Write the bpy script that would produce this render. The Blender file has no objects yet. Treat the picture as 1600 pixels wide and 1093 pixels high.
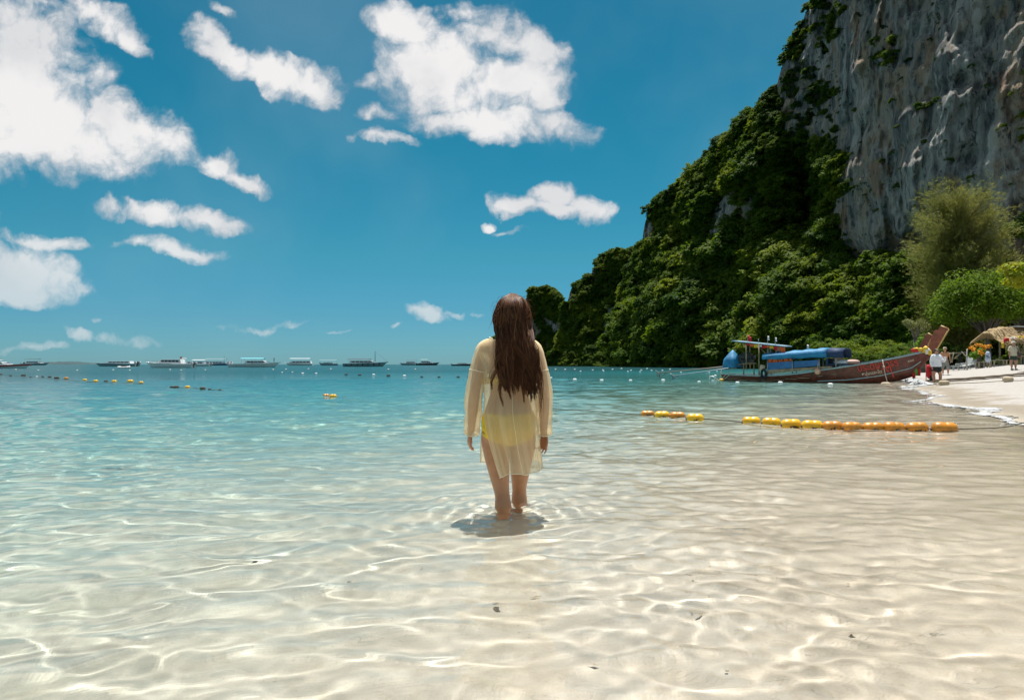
import bpy, bmesh, math, random
import numpy as np
from mathutils import Vector, Matrix, Euler

sc = bpy.context.scene
COL = sc.collection
R_ = math.radians
random.seed(11)
rng = np.random.default_rng(11)

# ------------------------------------------------------------------ camera
F = 1067.0            # focal length in pixels of the 1600 px wide photograph (24 mm)
EYE = 0.9
TILT = math.atan(22.5 / F)
cam = bpy.data.cameras.new('camera')
cam.sensor_width = 36.0
cam.lens = 36.0 * F / 1600.0
cam.clip_start = 0.05
cam.clip_end = 40000.0
cam_ob = bpy.data.objects.new('camera', cam)
COL.objects.link(cam_ob)
cam_ob.location = (0, 0, EYE)
cam_ob.rotation_euler = (math.pi / 2 + TILT, 0, 0)
sc.camera = cam_ob

# ------------------------------------------------------------------ exposure and sampling
sc.view_settings.view_transform = 'Standard'
sc.view_settings.look = 'None'
sc.view_settings.exposure = 0.6
sc.view_settings.gamma = 1.0
sc.view_settings.use_curve_mapping = False
sc.render.engine = 'CYCLES'
sc.cycles.max_bounces = 10
sc.cycles.diffuse_bounces = 3
sc.cycles.glossy_bounces = 4
sc.cycles.transmission_bounces = 8
sc.cycles.transparent_max_bounces = 24
sc.cycles.sample_clamp_indirect = 6.0
sc.cycles.use_denoising = True

# ------------------------------------------------------------------ sun
SUN_EL, SUN_AZ = R_(72), R_(13)          # azimuth measured from +Y towards +X
sun = bpy.data.lights.new('sun', 'SUN')
sun.energy = 5.0
sun.angle = R_(0.53)
sun.color = (1.0, 0.965, 0.915)
sun.cycles.is_caustics_light = True      # real refracted sunlight on the sea bed
sun_ob = bpy.data.objects.new('sun', sun)
COL.objects.link(sun_ob)
SUN_DIR = Vector((math.sin(SUN_AZ) * math.cos(SUN_EL), math.cos(SUN_AZ) * math.cos(SUN_EL), math.sin(SUN_EL)))
sun_ob.rotation_euler = SUN_DIR.to_track_quat('Z', 'Y').to_euler()
sun_ob.location = (30, 30, 60)


class NT:
    """small helper for node trees"""
    def __init__(self, tree):
        self.t = tree

    def n(self, kind, **kw):
        nd = self.t.nodes.new(kind)
        for k, v in kw.items():
            setattr(nd, k, v)
        return nd

    def link(self, a, b):
        self.t.links.new(a, b)

    def put(self, sock, val):
        if hasattr(val, 'is_output') or isinstance(val, bpy.types.NodeSocket):
            self.t.links.new(val, sock)
        else:
            sock.default_value = val

    def math(self, op, a, b=None, c=None, clamp=False):
        nd = self.n('ShaderNodeMath', operation=op)
        nd.use_clamp = clamp
        self.put(nd.inputs[0], a)
        if b is not None:
            self.put(nd.inputs[1], b)
        if c is not None:
            self.put(nd.inputs[2], c)
        return nd.outputs[0]

    def vmath(self, op, a, b=None, scale=None):
        nd = self.n('ShaderNodeVectorMath', operation=op)
        self.put(nd.inputs[0], a)
        if b is not None:
            self.put(nd.inputs[1], b)
        if scale is not None:
            self.put(nd.inputs['Scale'], scale)
        return nd.outputs['Value'] if op in ('DOT_PRODUCT', 'LENGTH') else nd.outputs[0]

    def smooth(self, x, a, b, lo=0.0, hi=1.0):
        nd = self.n('ShaderNodeMapRange', interpolation_type='SMOOTHSTEP')
        self.put(nd.inputs[0], x)
        for i, v in enumerate((a, b, lo, hi)):
            self.put(nd.inputs[i + 1], v)
        return nd.outputs[0]

    def lin(self, x, a, b, lo=0.0, hi=1.0):
        nd = self.n('ShaderNodeMapRange')
        self.put(nd.inputs[0], x)
        for i, v in enumerate((a, b, lo, hi)):
            self.put(nd.inputs[i + 1], v)
        return nd.outputs[0]

    def noise(self, vec, scale, detail=4.0, rough=0.55, dim='3D', dist=0.0, out=0):
        nd = self.n('ShaderNodeTexNoise', noise_dimensions=dim)
        if vec is not None:
            self.put(nd.inputs['Vector'], vec)
        nd.inputs['Scale'].default_value = scale
        nd.inputs['Detail'].default_value = detail
        nd.inputs['Roughness'].default_value = rough
        nd.inputs['Distortion'].default_value = dist
        return nd.outputs[out]

    def mix(self, fac, a, b, blend='MIX'):
        nd = self.n('ShaderNodeMix', data_type='RGBA', blend_type=blend)
        self.put(nd.inputs[0], fac)
        self.put(nd.inputs[6], a)
        self.put(nd.inputs[7], b)
        return nd.outputs[2]

    def ramp(self, fac, stops, interp='LINEAR'):
        nd = self.n('ShaderNodeValToRGB')
        cr = nd.color_ramp
        cr.interpolation = interp
        while len(cr.elements) < len(stops):
            cr.elements.new(0.5)
        for e, (p, c) in zip(cr.elements, stops):
            e.position = p
            e.color = (c[0], c[1], c[2], 1.0) if len(c) == 3 else c
        self.put(nd.inputs[0], fac)
        return nd.outputs[0]

    def scaled(self, vec, s):
        nd = self.n('ShaderNodeVectorMath', operation='MULTIPLY')
        self.put(nd.inputs[0], vec)
        nd.inputs[1].default_value = s
        return nd.outputs[0]


# ------------------------------------------------------------------ world: Nishita sky and cumulus
world = bpy.data.worlds.new('World')
sc.world = world
world.use_nodes = True
W = NT(world.node_tree)
sky = W.n('ShaderNodeTexSky', sky_type='NISHITA', sun_disc=False)
sky.sun_elevation = SUN_EL
sky.sun_rotation = SUN_AZ
sky.altitude = 0
sky.air_density = 1.0
sky.dust_density = 0.15
sky.ozone_density = 3.0
SKY_STRENGTH = 0.0625
dirv = W.n('ShaderNodeTexCoord').outputs['Generated']
sep = W.n('ShaderNodeSeparateXYZ')
W.link(dirv, sep.inputs[0])
dx, dy, dz = sep.outputs
sky_tint = W.ramp(dz, [(0.0, (0.27, 0.60, .92)), (0.065, (0.23, 0.60, 0.79)), (0.155, (0.19, 0.70, 0.72)), (0.3, (0.10, 0.73, 0.71)), (1.0, (0.09, 0.73, 0.70))])
sky_col = W.mix(1.0, sky.outputs[0], sky_tint, 'MULTIPLY')
# thin uneven moisture in the air
veil = W.noise(dirv, 2.2, 4.0, 0.55)
sky_col = W.mix(W.smooth(veil, 0.42, 0.75, 0.0, 0.10), sky_col, (7.5, 8.2, 8.6, 1))
# clouds: directions are projected onto the plane straight ahead (u right, v up)
ysafe = W.math('MAXIMUM', dy, 0.02)
uu = W.math('DIVIDE', dx, ysafe)
vv = W.math('DIVIDE', dz, ysafe)
comb = W.n('ShaderNodeCombineXYZ')
W.link(uu, comb.inputs[0])
W.link(vv, comb.inputs[1])
uv = comb.outputs[0]
warp_n = W.n('ShaderNodeTexNoise', noise_dimensions='2D')
W.link(uv, warp_n.inputs['Vector'])
warp_n.inputs['Scale'].default_value = 11.0
warp_n.inputs['Detail'].default_value = 5.0
warp_n.inputs['Roughness'].default_value = 0.55
warp = W.vmath('SUBTRACT', warp_n.outputs['Color'], (0.5, 0.5, 0.5))
warp = W.scaled(warp, (0.075, 0.062, 0.0))
uvw = W.vmath('ADD', uv, warp)
CLOUDS = [  # px, py, half width, half height, tilt (down to the right), weight
    (20, 110, 116, 98, 30, .95), (70, 190, 145, 68, 15, .95), (185, 192, 98, 40, 22, .9), (30, 225, 135, 34, 0, .85), (-40, 180, 150, 85, 0, 1.0),
    (150, 15, 80, 22, 28, .72), (205, 55, 40, 18, 55, .6), (60, 0, 80, 14, 10, .5), (345, 12, 30, 10, 20, .35),
    (345, 75, 55, 26, 38, .9), (425, 112, 75, 24, 22, .9), (495, 125, 46, 24, 15, .85),
    (640, 45, 64, 36, 20, .92), (685, 105, 85, 62, 0, .92), (772, 52, 62, 40, -10, .74), (845, 75, 52, 32, 25, .85), (800, 122, 84, 36, 0, .85),
    (770, 185, 105, 30, 5, .78), (845, 140, 36, 24, 30, .78), (870, 195, 62, 24, 20, .55), (730, 15, 60, 18, 0, .5), (690, 180, 70, 26, 0, .6),
    (585, 172, 28, 15, 0, .62), (603, 214, 50, 11, 5, .58), (575, 130, 20, 16, 0, .35), (545, 212, 14, 10, 0, .4),
    (335, 250, 44, 20, 10, .8), (380, 275, 36, 15, 30, .75),
    (165, 322, 34, 12, 10, .6), (240, 330, 54, 16, 14, .7), (340, 350, 52, 18, 10, .8),
    (215, 374, 48, 11, 4, .55), (280, 385, 52, 13, 14, .75),
    (45, 378, 70, 15, 4, .62), (105, 380, 34, 12, 8, .62),
    (35, 425, 85, 36, 14, 1.), (20, 455, 90, 22, 0, .9), (90, 440, 48, 18, 15, .7),
    (812, 314, 36, 18, 12, .9), (862, 306, 36, 23, 0, 1.), (905, 322, 46, 18, 16, .95), (860, 326, 68, 14, 3, .95), (765, 344, 17, 8, 0, .7), (800, 360, 30, 6, 8, .3),
    (676, 495, 30, 11, 14, .8), (617, 501, 15, 5, 0, .5), (715, 498, 20, 5, 0, .4), (150, 497, 10, 6, 0, .5), (750, 495, 12, 4, 0, .35),
    (118, 523, 28, 9, 10, .62), (195, 530, 70, 9, 4, .5), (425, 508, 110, 7, -3, .28), (40, 540, 60, 8, 0, .45), (520, 520, 40, 4, 0, .25),
    (1000, 505, 60, 8, 0, .4), (-160, 320, 120, 40, 10, .9), (-260, 120, 160, 60, 15, 1.), (-420, 380, 150, 40, 0, .9), (350, -170, 200, 60, 20, .9), (900, -220, 160, 60, 5, 1.),
]
best = None
for (px, py, rx, ry, tilt, wgt) in CLOUDS:
    mp = W.n('ShaderNodeMapping', vector_type='TEXTURE')
    W.link(uvw, mp.inputs[0])
    mp.inputs['Location'].default_value = ((px - 800) / F, (569 - py) / F, 0)
    mp.inputs['Rotation'].default_value = (0, 0, R_(-tilt))
    mp.inputs['Scale'].default_value = (rx * 1.55 / F, ry * 1.6 / F, 1)
    gr = W.n('ShaderNodeTexGradient', gradient_type='SPHERICAL')
    W.link(mp.outputs[0], gr.inputs[0])
    v = W.math('MULTIPLY', gr.outputs['Fac'], wgt) if wgt != 1.0 else gr.outputs['Fac']
    best = v if best is None else W.math('SMOOTH_MAX', best, v, 0.06)
best = W.math('MULTIPLY', best, W.smooth(dy, 0.02, 0.2))
# cumulus over the unseen rest of the sky dome, thickened for whiter ambient light
zz = W.math('ADD', W.math('MAXIMUM', dz, 0.0), 0.12)
cmb2 = W.n('ShaderNodeCombineXYZ')
W.link(W.math('DIVIDE', dx, zz), cmb2.inputs[0])
W.link(W.math('DIVIDE', dy, zz), cmb2.inputs[1])
oth = W.noise(cmb2.outputs[0], 1.35, 5.0, 0.55, dim='2D')
oth = W.smooth(oth, 0.46, 0.66, 0.0, 0.75)
o1 = W.smooth(vv, 0.75, 1.0)
o2 = W.smooth(W.math('ABSOLUTE', uu), 1.1, 1.5)
o3 = W.smooth(dy, 0.3, 0.02)
outside = W.math('MAXIMUM', W.math('MAXIMUM', o1, o2), o3)
outside = W.math('MULTIPLY', outside, W.smooth(dz, 0.0, 0.08))
best = W.math('MAXIMUM', best, W.math('MULTIPLY', oth, outside))
cn = W.noise(uv, 15.0, 8.0, 0.56, dim='2D', dist=0.2)
vo = W.n('ShaderNodeTexVoronoi', voronoi_dimensions='2D', feature='SMOOTH_F1')
W.link(uvw, vo.inputs['Vector'])
vo.inputs['Scale'].default_value = 30.0
vo.inputs['Detail'].default_value = 3.0
vo.inputs['Roughness'].default_value = 0.55
vo.inputs['Lacunarity'].default_value = 2.2
vo.inputs['Smoothness'].default_value = 0.35
billow = W.math('SUBTRACT', 0.5, vo.outputs['Distance'])
dens = W.math('ADD', best, W.math('ADD', W.math('MULTIPLY', W.math('SUBTRACT', cn, 0.5), 0.80), W.math('MULTIPLY', billow, 0.24)))
dens = W.math('MULTIPLY', W.math('ADD', dens, 0.15), W.smooth(best, 0.02, 0.24))
alpha = W.smooth(dens, 0.08, 0.70)
# cloud brightness: thick cores white, thinner parts and undersides a little greyer
cn2 = W.noise(uv, 7.0, 4.0, 0.5, dim='2D')
shade = W.math('ADD', W.math('MULTIPLY', W.smooth(dens, 0.15, 0.75), 0.6), W.math('MULTIPLY', W.smooth(cn2, 0.33, 0.6), 0.4))
cloud_col = W.mix(shade, (5.3, 5.7, 6.2, 1), (9.6, 9.4, 9.3, 1))
low = W.smooth(dz, 0.0, 0.22)
cloud_col = W.mix(low, (6.2, 7.2, 7.6, 1), cloud_col)
full = W.mix(W.math('MULTIPLY', alpha, W.lin(low, 0, 1, .75, .97)), sky_col, cloud_col)
bg = world.node_tree.nodes['Background']
W.link(full, bg.inputs['Color'])
bg.inputs['Strength'].default_value = SKY_STRENGTH

# ------------------------------------------------------------------ helpers
CT, ST = math.cos(TILT), math.sin(TILT)


def ray(px, py):
    """direction through a pixel of the 1600x1093 photograph, scaled to Y = 1"""
    x, y = (px - 800.0) / F, -(py - 546.5) / F
    d = Vector((x, CT - y * ST, y * CT + ST))
    return d / d.y


def at(px, py, Y):
    return Vector((0, 0, EYE)) + ray(px, py) * Y


def tag(o, label=None, cat=None, group=None, kind=None):
    if label:
        o['label'] = label
    if cat:
        o['category'] = cat
    if group:
        o['group'] = group
    if kind:
        o['kind'] = kind
    return o


def empty(name, loc=(0, 0, 0), rz=0.0, label=None, cat=None, group=None):
    o = bpy.data.objects.new(name, None)
    o.empty_display_size = 0.2
    COL.objects.link(o)
    o.location = loc
    o.rotation_euler = (0, 0, rz)
    return tag(o, label, cat, group)


def link(name, me, mats=None, parent=None, smooth=False):
    o = bpy.data.objects.new(name, me)
    COL.objects.link(o)
    if mats is not None:
        for m in (mats if isinstance(mats, (list, tuple)) else [mats]):
            me.materials.append(m)
    if parent is not None:
        o.parent = parent
    if smooth and len(me.polygons):
        me.polygons.foreach_set('use_smooth', np.ones(len(me.polygons), dtype=bool))
    return o


def quads_mesh(name, v, f):
    v = np.asarray(v, dtype=np.float32).reshape(-1, 3)
    f = np.asarray(f, dtype=np.int32)
    k = f.shape[1]
    n = len(f)
    m = bpy.data.meshes.new(name)
    m.vertices.add(len(v))
    m.vertices.foreach_set('co', v.ravel())
    m.loops.add(n * k)
    m.polygons.add(n)
    m.loops.foreach_set('vertex_index', f.ravel())
    m.polygons.foreach_set('loop_start', np.arange(n, dtype=np.int32) * k)
    m.polygons.foreach_set('loop_total', np.full(n, k, dtype=np.int32))
    m.update(calc_edges=True)
    return m


def grid_faces(nr, nc, wrap=False, flip=False):
    c = nc if wrap else nc - 1
    i, j = np.meshgrid(np.arange(nr - 1), np.arange(c), indexing='ij')
    a = i * nc + j
    b = i * nc + (j + 1) % nc
    q = np.stack([a, b, b + nc, a + nc], -1).reshape(-1, 4)
    return q[:, ::-1] if flip else q


class Geo:
    """collects verts and faces of one mesh object"""
    def __init__(self):
        self.v, self.f, self.mi = [], [], []

    def add(self, verts, faces, mi=0):
        o = len(self.v)
        self.v += [tuple(p) for p in verts]
        self.f += [tuple(o + i for i in q) for q in faces]
        self.mi += [mi] * len(faces)
        return self

    def box(self, c, s, rot=None, mi=0, taper=1.0):
        x, y, z = (k * .5 for k in s)
        vs = [Vector((a * x * (taper if d > 0 else 1), b * y * (taper if d > 0 else 1), d * z)) for d in (-1, 1) for a, b in ((-1, -1), (1, -1), (1, 1), (-1, 1))]
        if rot is not None:
            m = rot if isinstance(rot, Matrix) else Euler(rot).to_matrix()
            vs = [m @ p for p in vs]
        c = Vector(c)
        return self.add([p + c for p in vs], [(3, 2, 1, 0), (4, 5, 6, 7), (0, 1, 5, 4), (1, 2, 6, 5), (2, 3, 7, 6), (3, 0, 4, 7)], mi)

    def tube(self, pts, rad, n=8, caps=True, mi=0):
        pts = [Vector(p) for p in pts]
        rads = rad if isinstance(rad, (list, tuple)) else [rad] * len(pts)
        vs, fs = [], []
        up = None
        for i, p in enumerate(pts):
            t = (pts[min(i + 1, len(pts) - 1)] - pts[max(i - 1, 0)])
            t = t.normalized() if t.length > 1e-9 else Vector((0, 0, 1))
            if up is None:
                up = t.orthogonal().normalized()
            up = (up - t * up.dot(t))
            up = up.normalized() if up.length > 1e-6 else t.orthogonal().normalized()
            s = t.cross(up)
            for k in range(n):
                a = 2 * math.pi * k / n
                vs.append(p + (up * math.cos(a) + s * math.sin(a)) * rads[i])
        for i in range(len(pts) - 1):
            for k in range(n):
                a, b = i * n + k, i * n + (k + 1) % n
                fs.append((a, b, b + n, a + n))
        if caps:
            fs.append(tuple(range(n - 1, -1, -1)))
            fs.append(tuple(range((len(pts) - 1) * n, len(pts) * n)))
        return self.add(vs, fs, mi)

    def lathe(self, prof, axis_o=(0, 0, 0), rot=None, n=16, mi=0):
        """prof: (radius, height) pairs turned about Z"""
        vs, fs = [], []
        o = Vector(axis_o)
        m = None if rot is None else (rot if isinstance(rot, Matrix) else Euler(rot).to_matrix())
        for r, h in prof:
            for k in range(n):
                a = 2 * math.pi * k / n
                p = Vector((r * math.cos(a), r * math.sin(a), h))
                vs.append((m @ p if m is not None else p) + o)
        for i in range(len(prof) - 1):
            for k in range(n):
                a, b = i * n + k, i * n + (k + 1) % n
                fs.append((a, b, b + n, a + n))
        fs.append(tuple(range(n - 1, -1, -1)))
        fs.append(tuple(range((len(prof) - 1) * n, len(prof) * n)))
        return self.add(vs, fs, mi)

    def loft(self, rings, closed=True, caps=True, mi=0):
        n = len(rings[0])
        vs = [p for r in rings for p in r]
        fs = []
        for i in range(len(rings) - 1):
            for k in range(n if closed else n - 1):
                a, b = i * n + k, i * n + (k + 1) % n
                fs.append((a, b, b + n, a + n))
        if caps and closed:
            fs.append(tuple(range(n - 1, -1, -1)))
            fs.append(tuple(range((len(rings) - 1) * n, len(rings) * n)))
        return self.add(vs, fs, mi)

    def mesh(self, name):
        m = bpy.data.meshes.new(name)
        m.from_pydata(self.v, [], self.f)
        if any(self.mi):
            m.polygons.foreach_set('material_index', self.mi)
        m.update()
        return m

    def build(self, name, mats=None, parent=None, smooth=False, bevel=0.0, label=None):
        o = link(name, self.mesh(name), mats, parent, smooth)
        if bevel:
            b = o.modifiers.new('bevel', 'BEVEL')
            b.width = bevel
            b.segments = 2
            b.limit_method = 'ANGLE'
        if label:
            o['label'] = label
        return o


# gradient noise in numpy
_perm = np.random.default_rng(5).permutation(512)
_grad = np.random.default_rng(6).normal(size=(512, 3))
_grad /= np.linalg.norm(_grad, axis=1)[:, None]


def pnoise(x, y, z):
    xi, yi, zi = np.floor(x).astype(int), np.floor(y).astype(int), np.floor(z).astype(int)
    xf, yf, zf = x - xi, y - yi, z - zi
    u, v, w = (t * t * t * (t * (t * 6 - 15) + 10) for t in (xf, yf, zf))

    def g(a, b, c):
        h = _perm[(_perm[(_perm[(xi + a) % 512] + yi + b) % 512] + zi + c) % 512]
        q = _grad[h]
        return q[..., 0] * (xf - a) + q[..., 1] * (yf - b) + q[..., 2] * (zf - c)
    l = lambda a, b, t: a + (b - a) * t
    return l(l(l(g(0, 0, 0), g(1, 0, 0), u), l(g(0, 1, 0), g(1, 1, 0), u), v),
             l(l(g(0, 0, 1), g(1, 0, 1), u), l(g(0, 1, 1), g(1, 1, 1), u), v), w)


def fbm(x, y, z, octv=5, gain=0.5, lac=2.0):
    a, s, o = 1.0, 0.0, np.zeros(np.broadcast(x, y, z).shape)
    for k in range(octv):
        o = o + a * pnoise(x * lac ** k + 17.3 * k, y * lac ** k + 9.1 * k, z * lac ** k + 3.7 * k)
        s += a
        a *= gain
    return o / s * 1.6


def sstep(x, a, b):
    t = np.clip((x - a) / (b - a), 0, 1)
    return t * t * (3 - 2 * t)


# ------------------------------------------------------------------ materials
MATS = {}


def mat(name, col=(.5, .5, .5), rough=0.6, metal=0.0, var=0.0, vscale=8.0, bump=0.0, bscale=40.0, spec=0.5, coat=0.0, transl=None, col2=None):
    """principled material with procedural colour variation and relief"""
    if name in MATS:
        return MATS[name]
    m = bpy.data.materials.new(name)
    m.use_nodes = True
    t = NT(m.node_tree)
    b = m.node_tree.nodes['Principled BSDF']
    b.inputs['Roughness'].default_value = rough
    b.inputs['Metallic'].default_value = metal
    b.inputs['Specular IOR Level'].default_value = spec
    b.inputs['Coat Weight'].default_value = coat
    co = t.n('ShaderNodeTexCoord').outputs['Object']
    c = (*col, 1.0)
    if var or col2:
        nz = t.noise(co, vscale, 5.0, 0.6)
        c2 = (*col2, 1.0) if col2 else (*[k * (1 - var) for k in col], 1.0)
        t.link(t.mix(t.smooth(nz, 0.38, 0.64), c, c2), b.inputs['Base Color'])
    else:
        b.inputs['Base Color'].default_value = c
    if bump:
        bp = t.n('ShaderNodeBump')
        bp.inputs['Strength'].default_value = bump
        bp.inputs['Distance'].default_value = 0.02
        t.link(t.noise(co, bscale, 5.0, 0.6), bp.inputs['Height'])
        t.link(bp.outputs[0], b.inputs['Normal'])
    MATS[name] = m
    return m
# ------------------------------------------------------------------ sea bed and beach (one sheet)
SH0, SHN = np.array([7.5, 10.0]), np.array([-0.894, 0.447])      # shoreline point and its seaward normal


def shore_s(x, y):
    """metres seaward of the waterline (negative up the beach)"""
    base = (x - SH0[0]) * SHN[0] + (y - SH0[1]) * SHN[1]
    far = np.clip(y - 72, 0, None)
    base = base + far * 0.40                      # beyond the boats the coast swings away to the left
    return base + 0.5 * np.sin(y * 0.21 + 1.0) * np.clip(y / 30, 0, 1) + .25 * np.sin(y * .55 + x * .2)


def ground_z(x, y):
    s = shore_s(x, y)
    s = s + np.where(s > 0, .22 * np.clip(y - 6, 0, 40) * sstep(s, 0, 3), 0)     # the bed falls off faster away from the sand bar in front
    deep = -np.where(s < 22, 0.070 * s, 1.54 + np.clip(s - 22, 0, 400) * 0.012)
    up = np.where(s > -6, -0.072 * s, 0.432 + np.minimum((-s - 6) * 0.13, 0.35 + (-s - 6) * .02))
    z = np.where(s > 0, deep, up)
    # a low sand hump where the woman wades
    return z + .085 * np.exp(-(x ** 2 + (y - 4.15) ** 2) / .9)


def gz(x, y):
    return float(ground_z(np.array(x, dtype=float), np.array(y, dtype=float)))


ORG = (0.0, -2.5)
WADE_Y = 4.37


def polar(r0, fine, grow, rmax, half, na, far_grow=0.022, far_from=45):
    r = [r0]
    while r[-1] < rmax:
        r.append(r[-1] + max(fine, r[-1] * (grow if r[-1] < far_from else far_grow)))
    r = np.array(r)
    th = np.linspace(-half, half, na)
    R, T = np.meshgrid(r, th, indexing='ij')
    dres = np.maximum(np.gradient(r)[:, None] * np.ones_like(T), R * (th[1] - th[0]))
    return ORG[0] + R * np.sin(T), ORG[1] + R * np.cos(T), dres, len(r), na


X, Y, DR, nr, na = polar(1.2, 0.05, 0.012, 16000, R_(62), 260)
Z = ground_z(X, Y)
near = np.clip(1 - np.hypot(X, Y) / 60, 0, 1)
s_ = shore_s(X, Y)
Z = Z + near * (0.020 * fbm(X * .7, Y * .7, 0 * X, 4) + 0.006 * fbm(X * 3.1, Y * 3.1, 0 * X, 3))
Z = Z + np.where(s_ < -2, 0.05 * fbm(X * .5, Y * .5, 0 * X + 4, 4), 0)
bed = link('beach', quads_mesh('beach', np.stack([X, Y, Z], -1), grid_faces(nr, na)), None, None, True)
tag(bed, kind='structure')
bed.cycles.is_caustics_receiver = True
m = bpy.data.materials.new('pale coral sand')
m.use_nodes = True
t = NT(m.node_tree)
b = m.node_tree.nodes['Principled BSDF']
geo = t.n('ShaderNodeNewGeometry').outputs['Position']
g1 = t.noise(geo, 1.1, 5.0, 0.6)
g2 = t.noise(geo, 9.0, 6.0, 0.65)
g3 = t.noise(geo, 120.0, 2.0, 0.5)
c = t.mix(t.smooth(g1, .35, .65), (0.75, 0.74, 0.72, 1), (0.675, 0.66, 0.635, 1))
c = t.mix(t.smooth(g2, .52, .70, 0, .55), c, (0.60, 0.56, 0.50, 1))
sepz = t.n('ShaderNodeSeparateXYZ')
t.link(geo, sepz.inputs[0])
# above water the sand colour is darkened so full sun does not burn it out
c = t.mix(t.smooth(sepz.outputs[2], -.06, .04, 0, 1), c, t.mix(t.smooth(g2, .4, .7), (.37, .345, .315, 1), (.30, .275, .245, 1)))
c = t.mix(t.smooth(g3, .62, .75, 0, .3), c, (0.32, 0.27, 0.20, 1))
# damp strip at the water's edge
wet = t.smooth(t.math('ADD', sepz.outputs[2], t.math('MULTIPLY', t.math('SUBTRACT', g1, 0.5), 0.30)), 0.05, 0.12, 1.0, 0.0)
dry = t.mix(wet, c, t.mix(1.0, c, (0.78, 0.70, 0.58, 1), 'MULTIPLY'))
t.link(dry, b.inputs['Base Color'])
t.link(t.lin(wet, 0, 1, .95, .45), b.inputs['Roughness'])
b.inputs['Specular IOR Level'].default_value = 0.3
bp = t.n('ShaderNodeBump')
bp.inputs['Strength'].default_value = 0.35
bp.inputs['Distance'].default_value = 0.03
t.link(t.math('ADD', g2, t.math('MULTIPLY', g3, .25)), bp.inputs['Height'])
t.link(bp.outputs[0], b.inputs['Normal'])
bed.data.materials.append(m)
SAND = m

# ------------------------------------------------------------------ sea surface: real waves, refracting
X, Y, DR, nr, na = polar(1.5, 0.014, 0.0036, 16000, R_(58), 640)
wr = np.random.default_rng(8)
Z = np.zeros_like(X)
S = shore_s(X, Y)
wx = X + .10 * fbm(X * 1.1, Y * 1.1, 0 * X + 2, 2) + .03 * fbm(X * 4, Y * 4, 0 * X + 6, 1)
wy = Y + .10 * fbm(X * 1.1, Y * 1.1, 0 * X + 8, 2) + .03 * fbm(X * 4, Y * 4, 0 * X + 3, 1)
gust = 0.75 + 0.55 * fbm(X * .45, Y * .45, 0 * X + 1, 2)
for k in range(80):
    lam = .085 * (2.6 / .085) ** (k / 79.0 * 0.97 + 0.03 * wr.random())
    main = 0.30 if k % 3 else -0.75
    a = main + wr.normal(0, .48)
    kx, ky = math.sin(a), -math.cos(a)
    k0 = 2 * math.pi / lam
    amp = 0.00052 * (lam / .3) ** 0.95 * (1.0 if lam < .8 else .75)
    amp = amp * (1 + 1.0 * sstep(Y, 4.5, 12)) * np.ones_like(X)      # glassier over the sand bar close by
    if lam < .3:
        amp = amp * (1 + 1.5 * sstep(X, -.4, 1.3))           # the breeze roughens the water on the shore side
    fade = np.clip((lam / DR - 2.6) / 3, 0, 1)
    if fade.max() <= 0:
        continue
    sel = fade > 0
    ph = k0 * (kx * wx[sel] + ky * wy[sel]) + wr.random() * 6.283
    Z[sel] += amp[sel] * fade[sel] * gust[sel] * (np.sin(ph) + .22 * np.sin(2 * ph + 1.5))
# wandering narrow crests: these focus the sunlight into bright threads on the sand
nearby = np.clip(1 - (np.hypot(X, Y) - 9) / 12, 0, 1)
sel = nearby > 0
xs_, ys_ = wx[sel], wy[sel]
for (fx, fy, rot, wid, hgt, sd_) in ((.75, 1.9, .35, .13, .0090, 3.4), (1.15, 2.7, -.25, .15, .0066, 5.0), (2.6, 4.2, .6, .22, .0032, 9.0)):
    c_, s__ = math.cos(rot), math.sin(rot)
    qx_, qy_ = (xs_ * c_ + ys_ * s__) * fx, (-xs_ * s__ + ys_ * c_) * fy
    nz_ = fbm(qx_, qy_, 0 * qx_ + sd_, 2, .35)
    amp_ = .35 + .9 * np.clip(.5 + fbm(xs_ * .6, ys_ * .6, 0 * xs_ + sd_ + 2, 2), 0, 1)
    Z[sel] += nearby[sel] * hgt * amp_ * np.exp(-(nz_ / wid) ** 2)
# ripples running out from the wading legs
for lx_, ly_ in ((-.05, WADE_Y - .09), (.036, WADE_Y + .12)):
    rr_ = np.hypot(X - lx_, Y - ly_)
    sel = rr_ < 1.6
    Z[sel] += .0065 * np.cos(rr_[sel] * 2 * math.pi / .13 - .8 + .8 * np.sin(5 * np.arctan2(Y[sel] - ly_, X[sel] - lx_))) * np.exp(-rr_[sel] / .36)
Z *= np.clip(.45 + S * .16, .35, 1.0)
# the small wave that breaks on the beach
br = np.exp(-((S - 1.1) / .5) ** 2) * sstep(Y, 11, 26) * (1 - sstep(Y, 36, 44))
Z += .10 * br
wf_ = grid_faces(nr, na)
wet_ok = (Z > ground_z(X, Y) + .012).ravel()          # the sheet ends where it would be a mere film on the sand
wf_ = wf_[wet_ok[wf_].any(axis=1)]
sea = link('sea_water', quads_mesh('sea_water', np.stack([X, Y, Z], -1), wf_), None, None, True)
tag(sea, kind='structure')
sea.cycles.is_caustics_caster = True
m = bpy.data.materials.new('clear sea water')
m.use_nodes = True
t = NT(m.node_tree)
m.node_tree.nodes.remove(m.node_tree.nodes['Principled BSDF'])
out = m.node_tree.nodes['Material Output']
geo = t.n('ShaderNodeNewGeometry').outputs['Position']
sp = t.n('ShaderNodeSeparateXYZ')
t.link(geo, sp.inputs[0])
px_, py_ = sp.outputs[0], sp.outputs[1]
sn = t.math('ADD', t.math('MULTIPLY', t.math('SUBTRACT', px_, 7.5), -.894), t.math('MULTIPLY', t.math('SUBTRACT', py_, 10.0), .447))
sn = t.math('ADD', sn, t.math('MULTIPLY', t.math('MAXIMUM', t.math('SUBTRACT', py_, 72.0), 0.0), .40))
sn = t.math('ADD', sn, t.math('MULTIPLY', t.math('SUBTRACT', t.noise(t.scaled(geo, (.05, .05, .05)), 1.0, 3.0), .5), 4.0))
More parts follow.
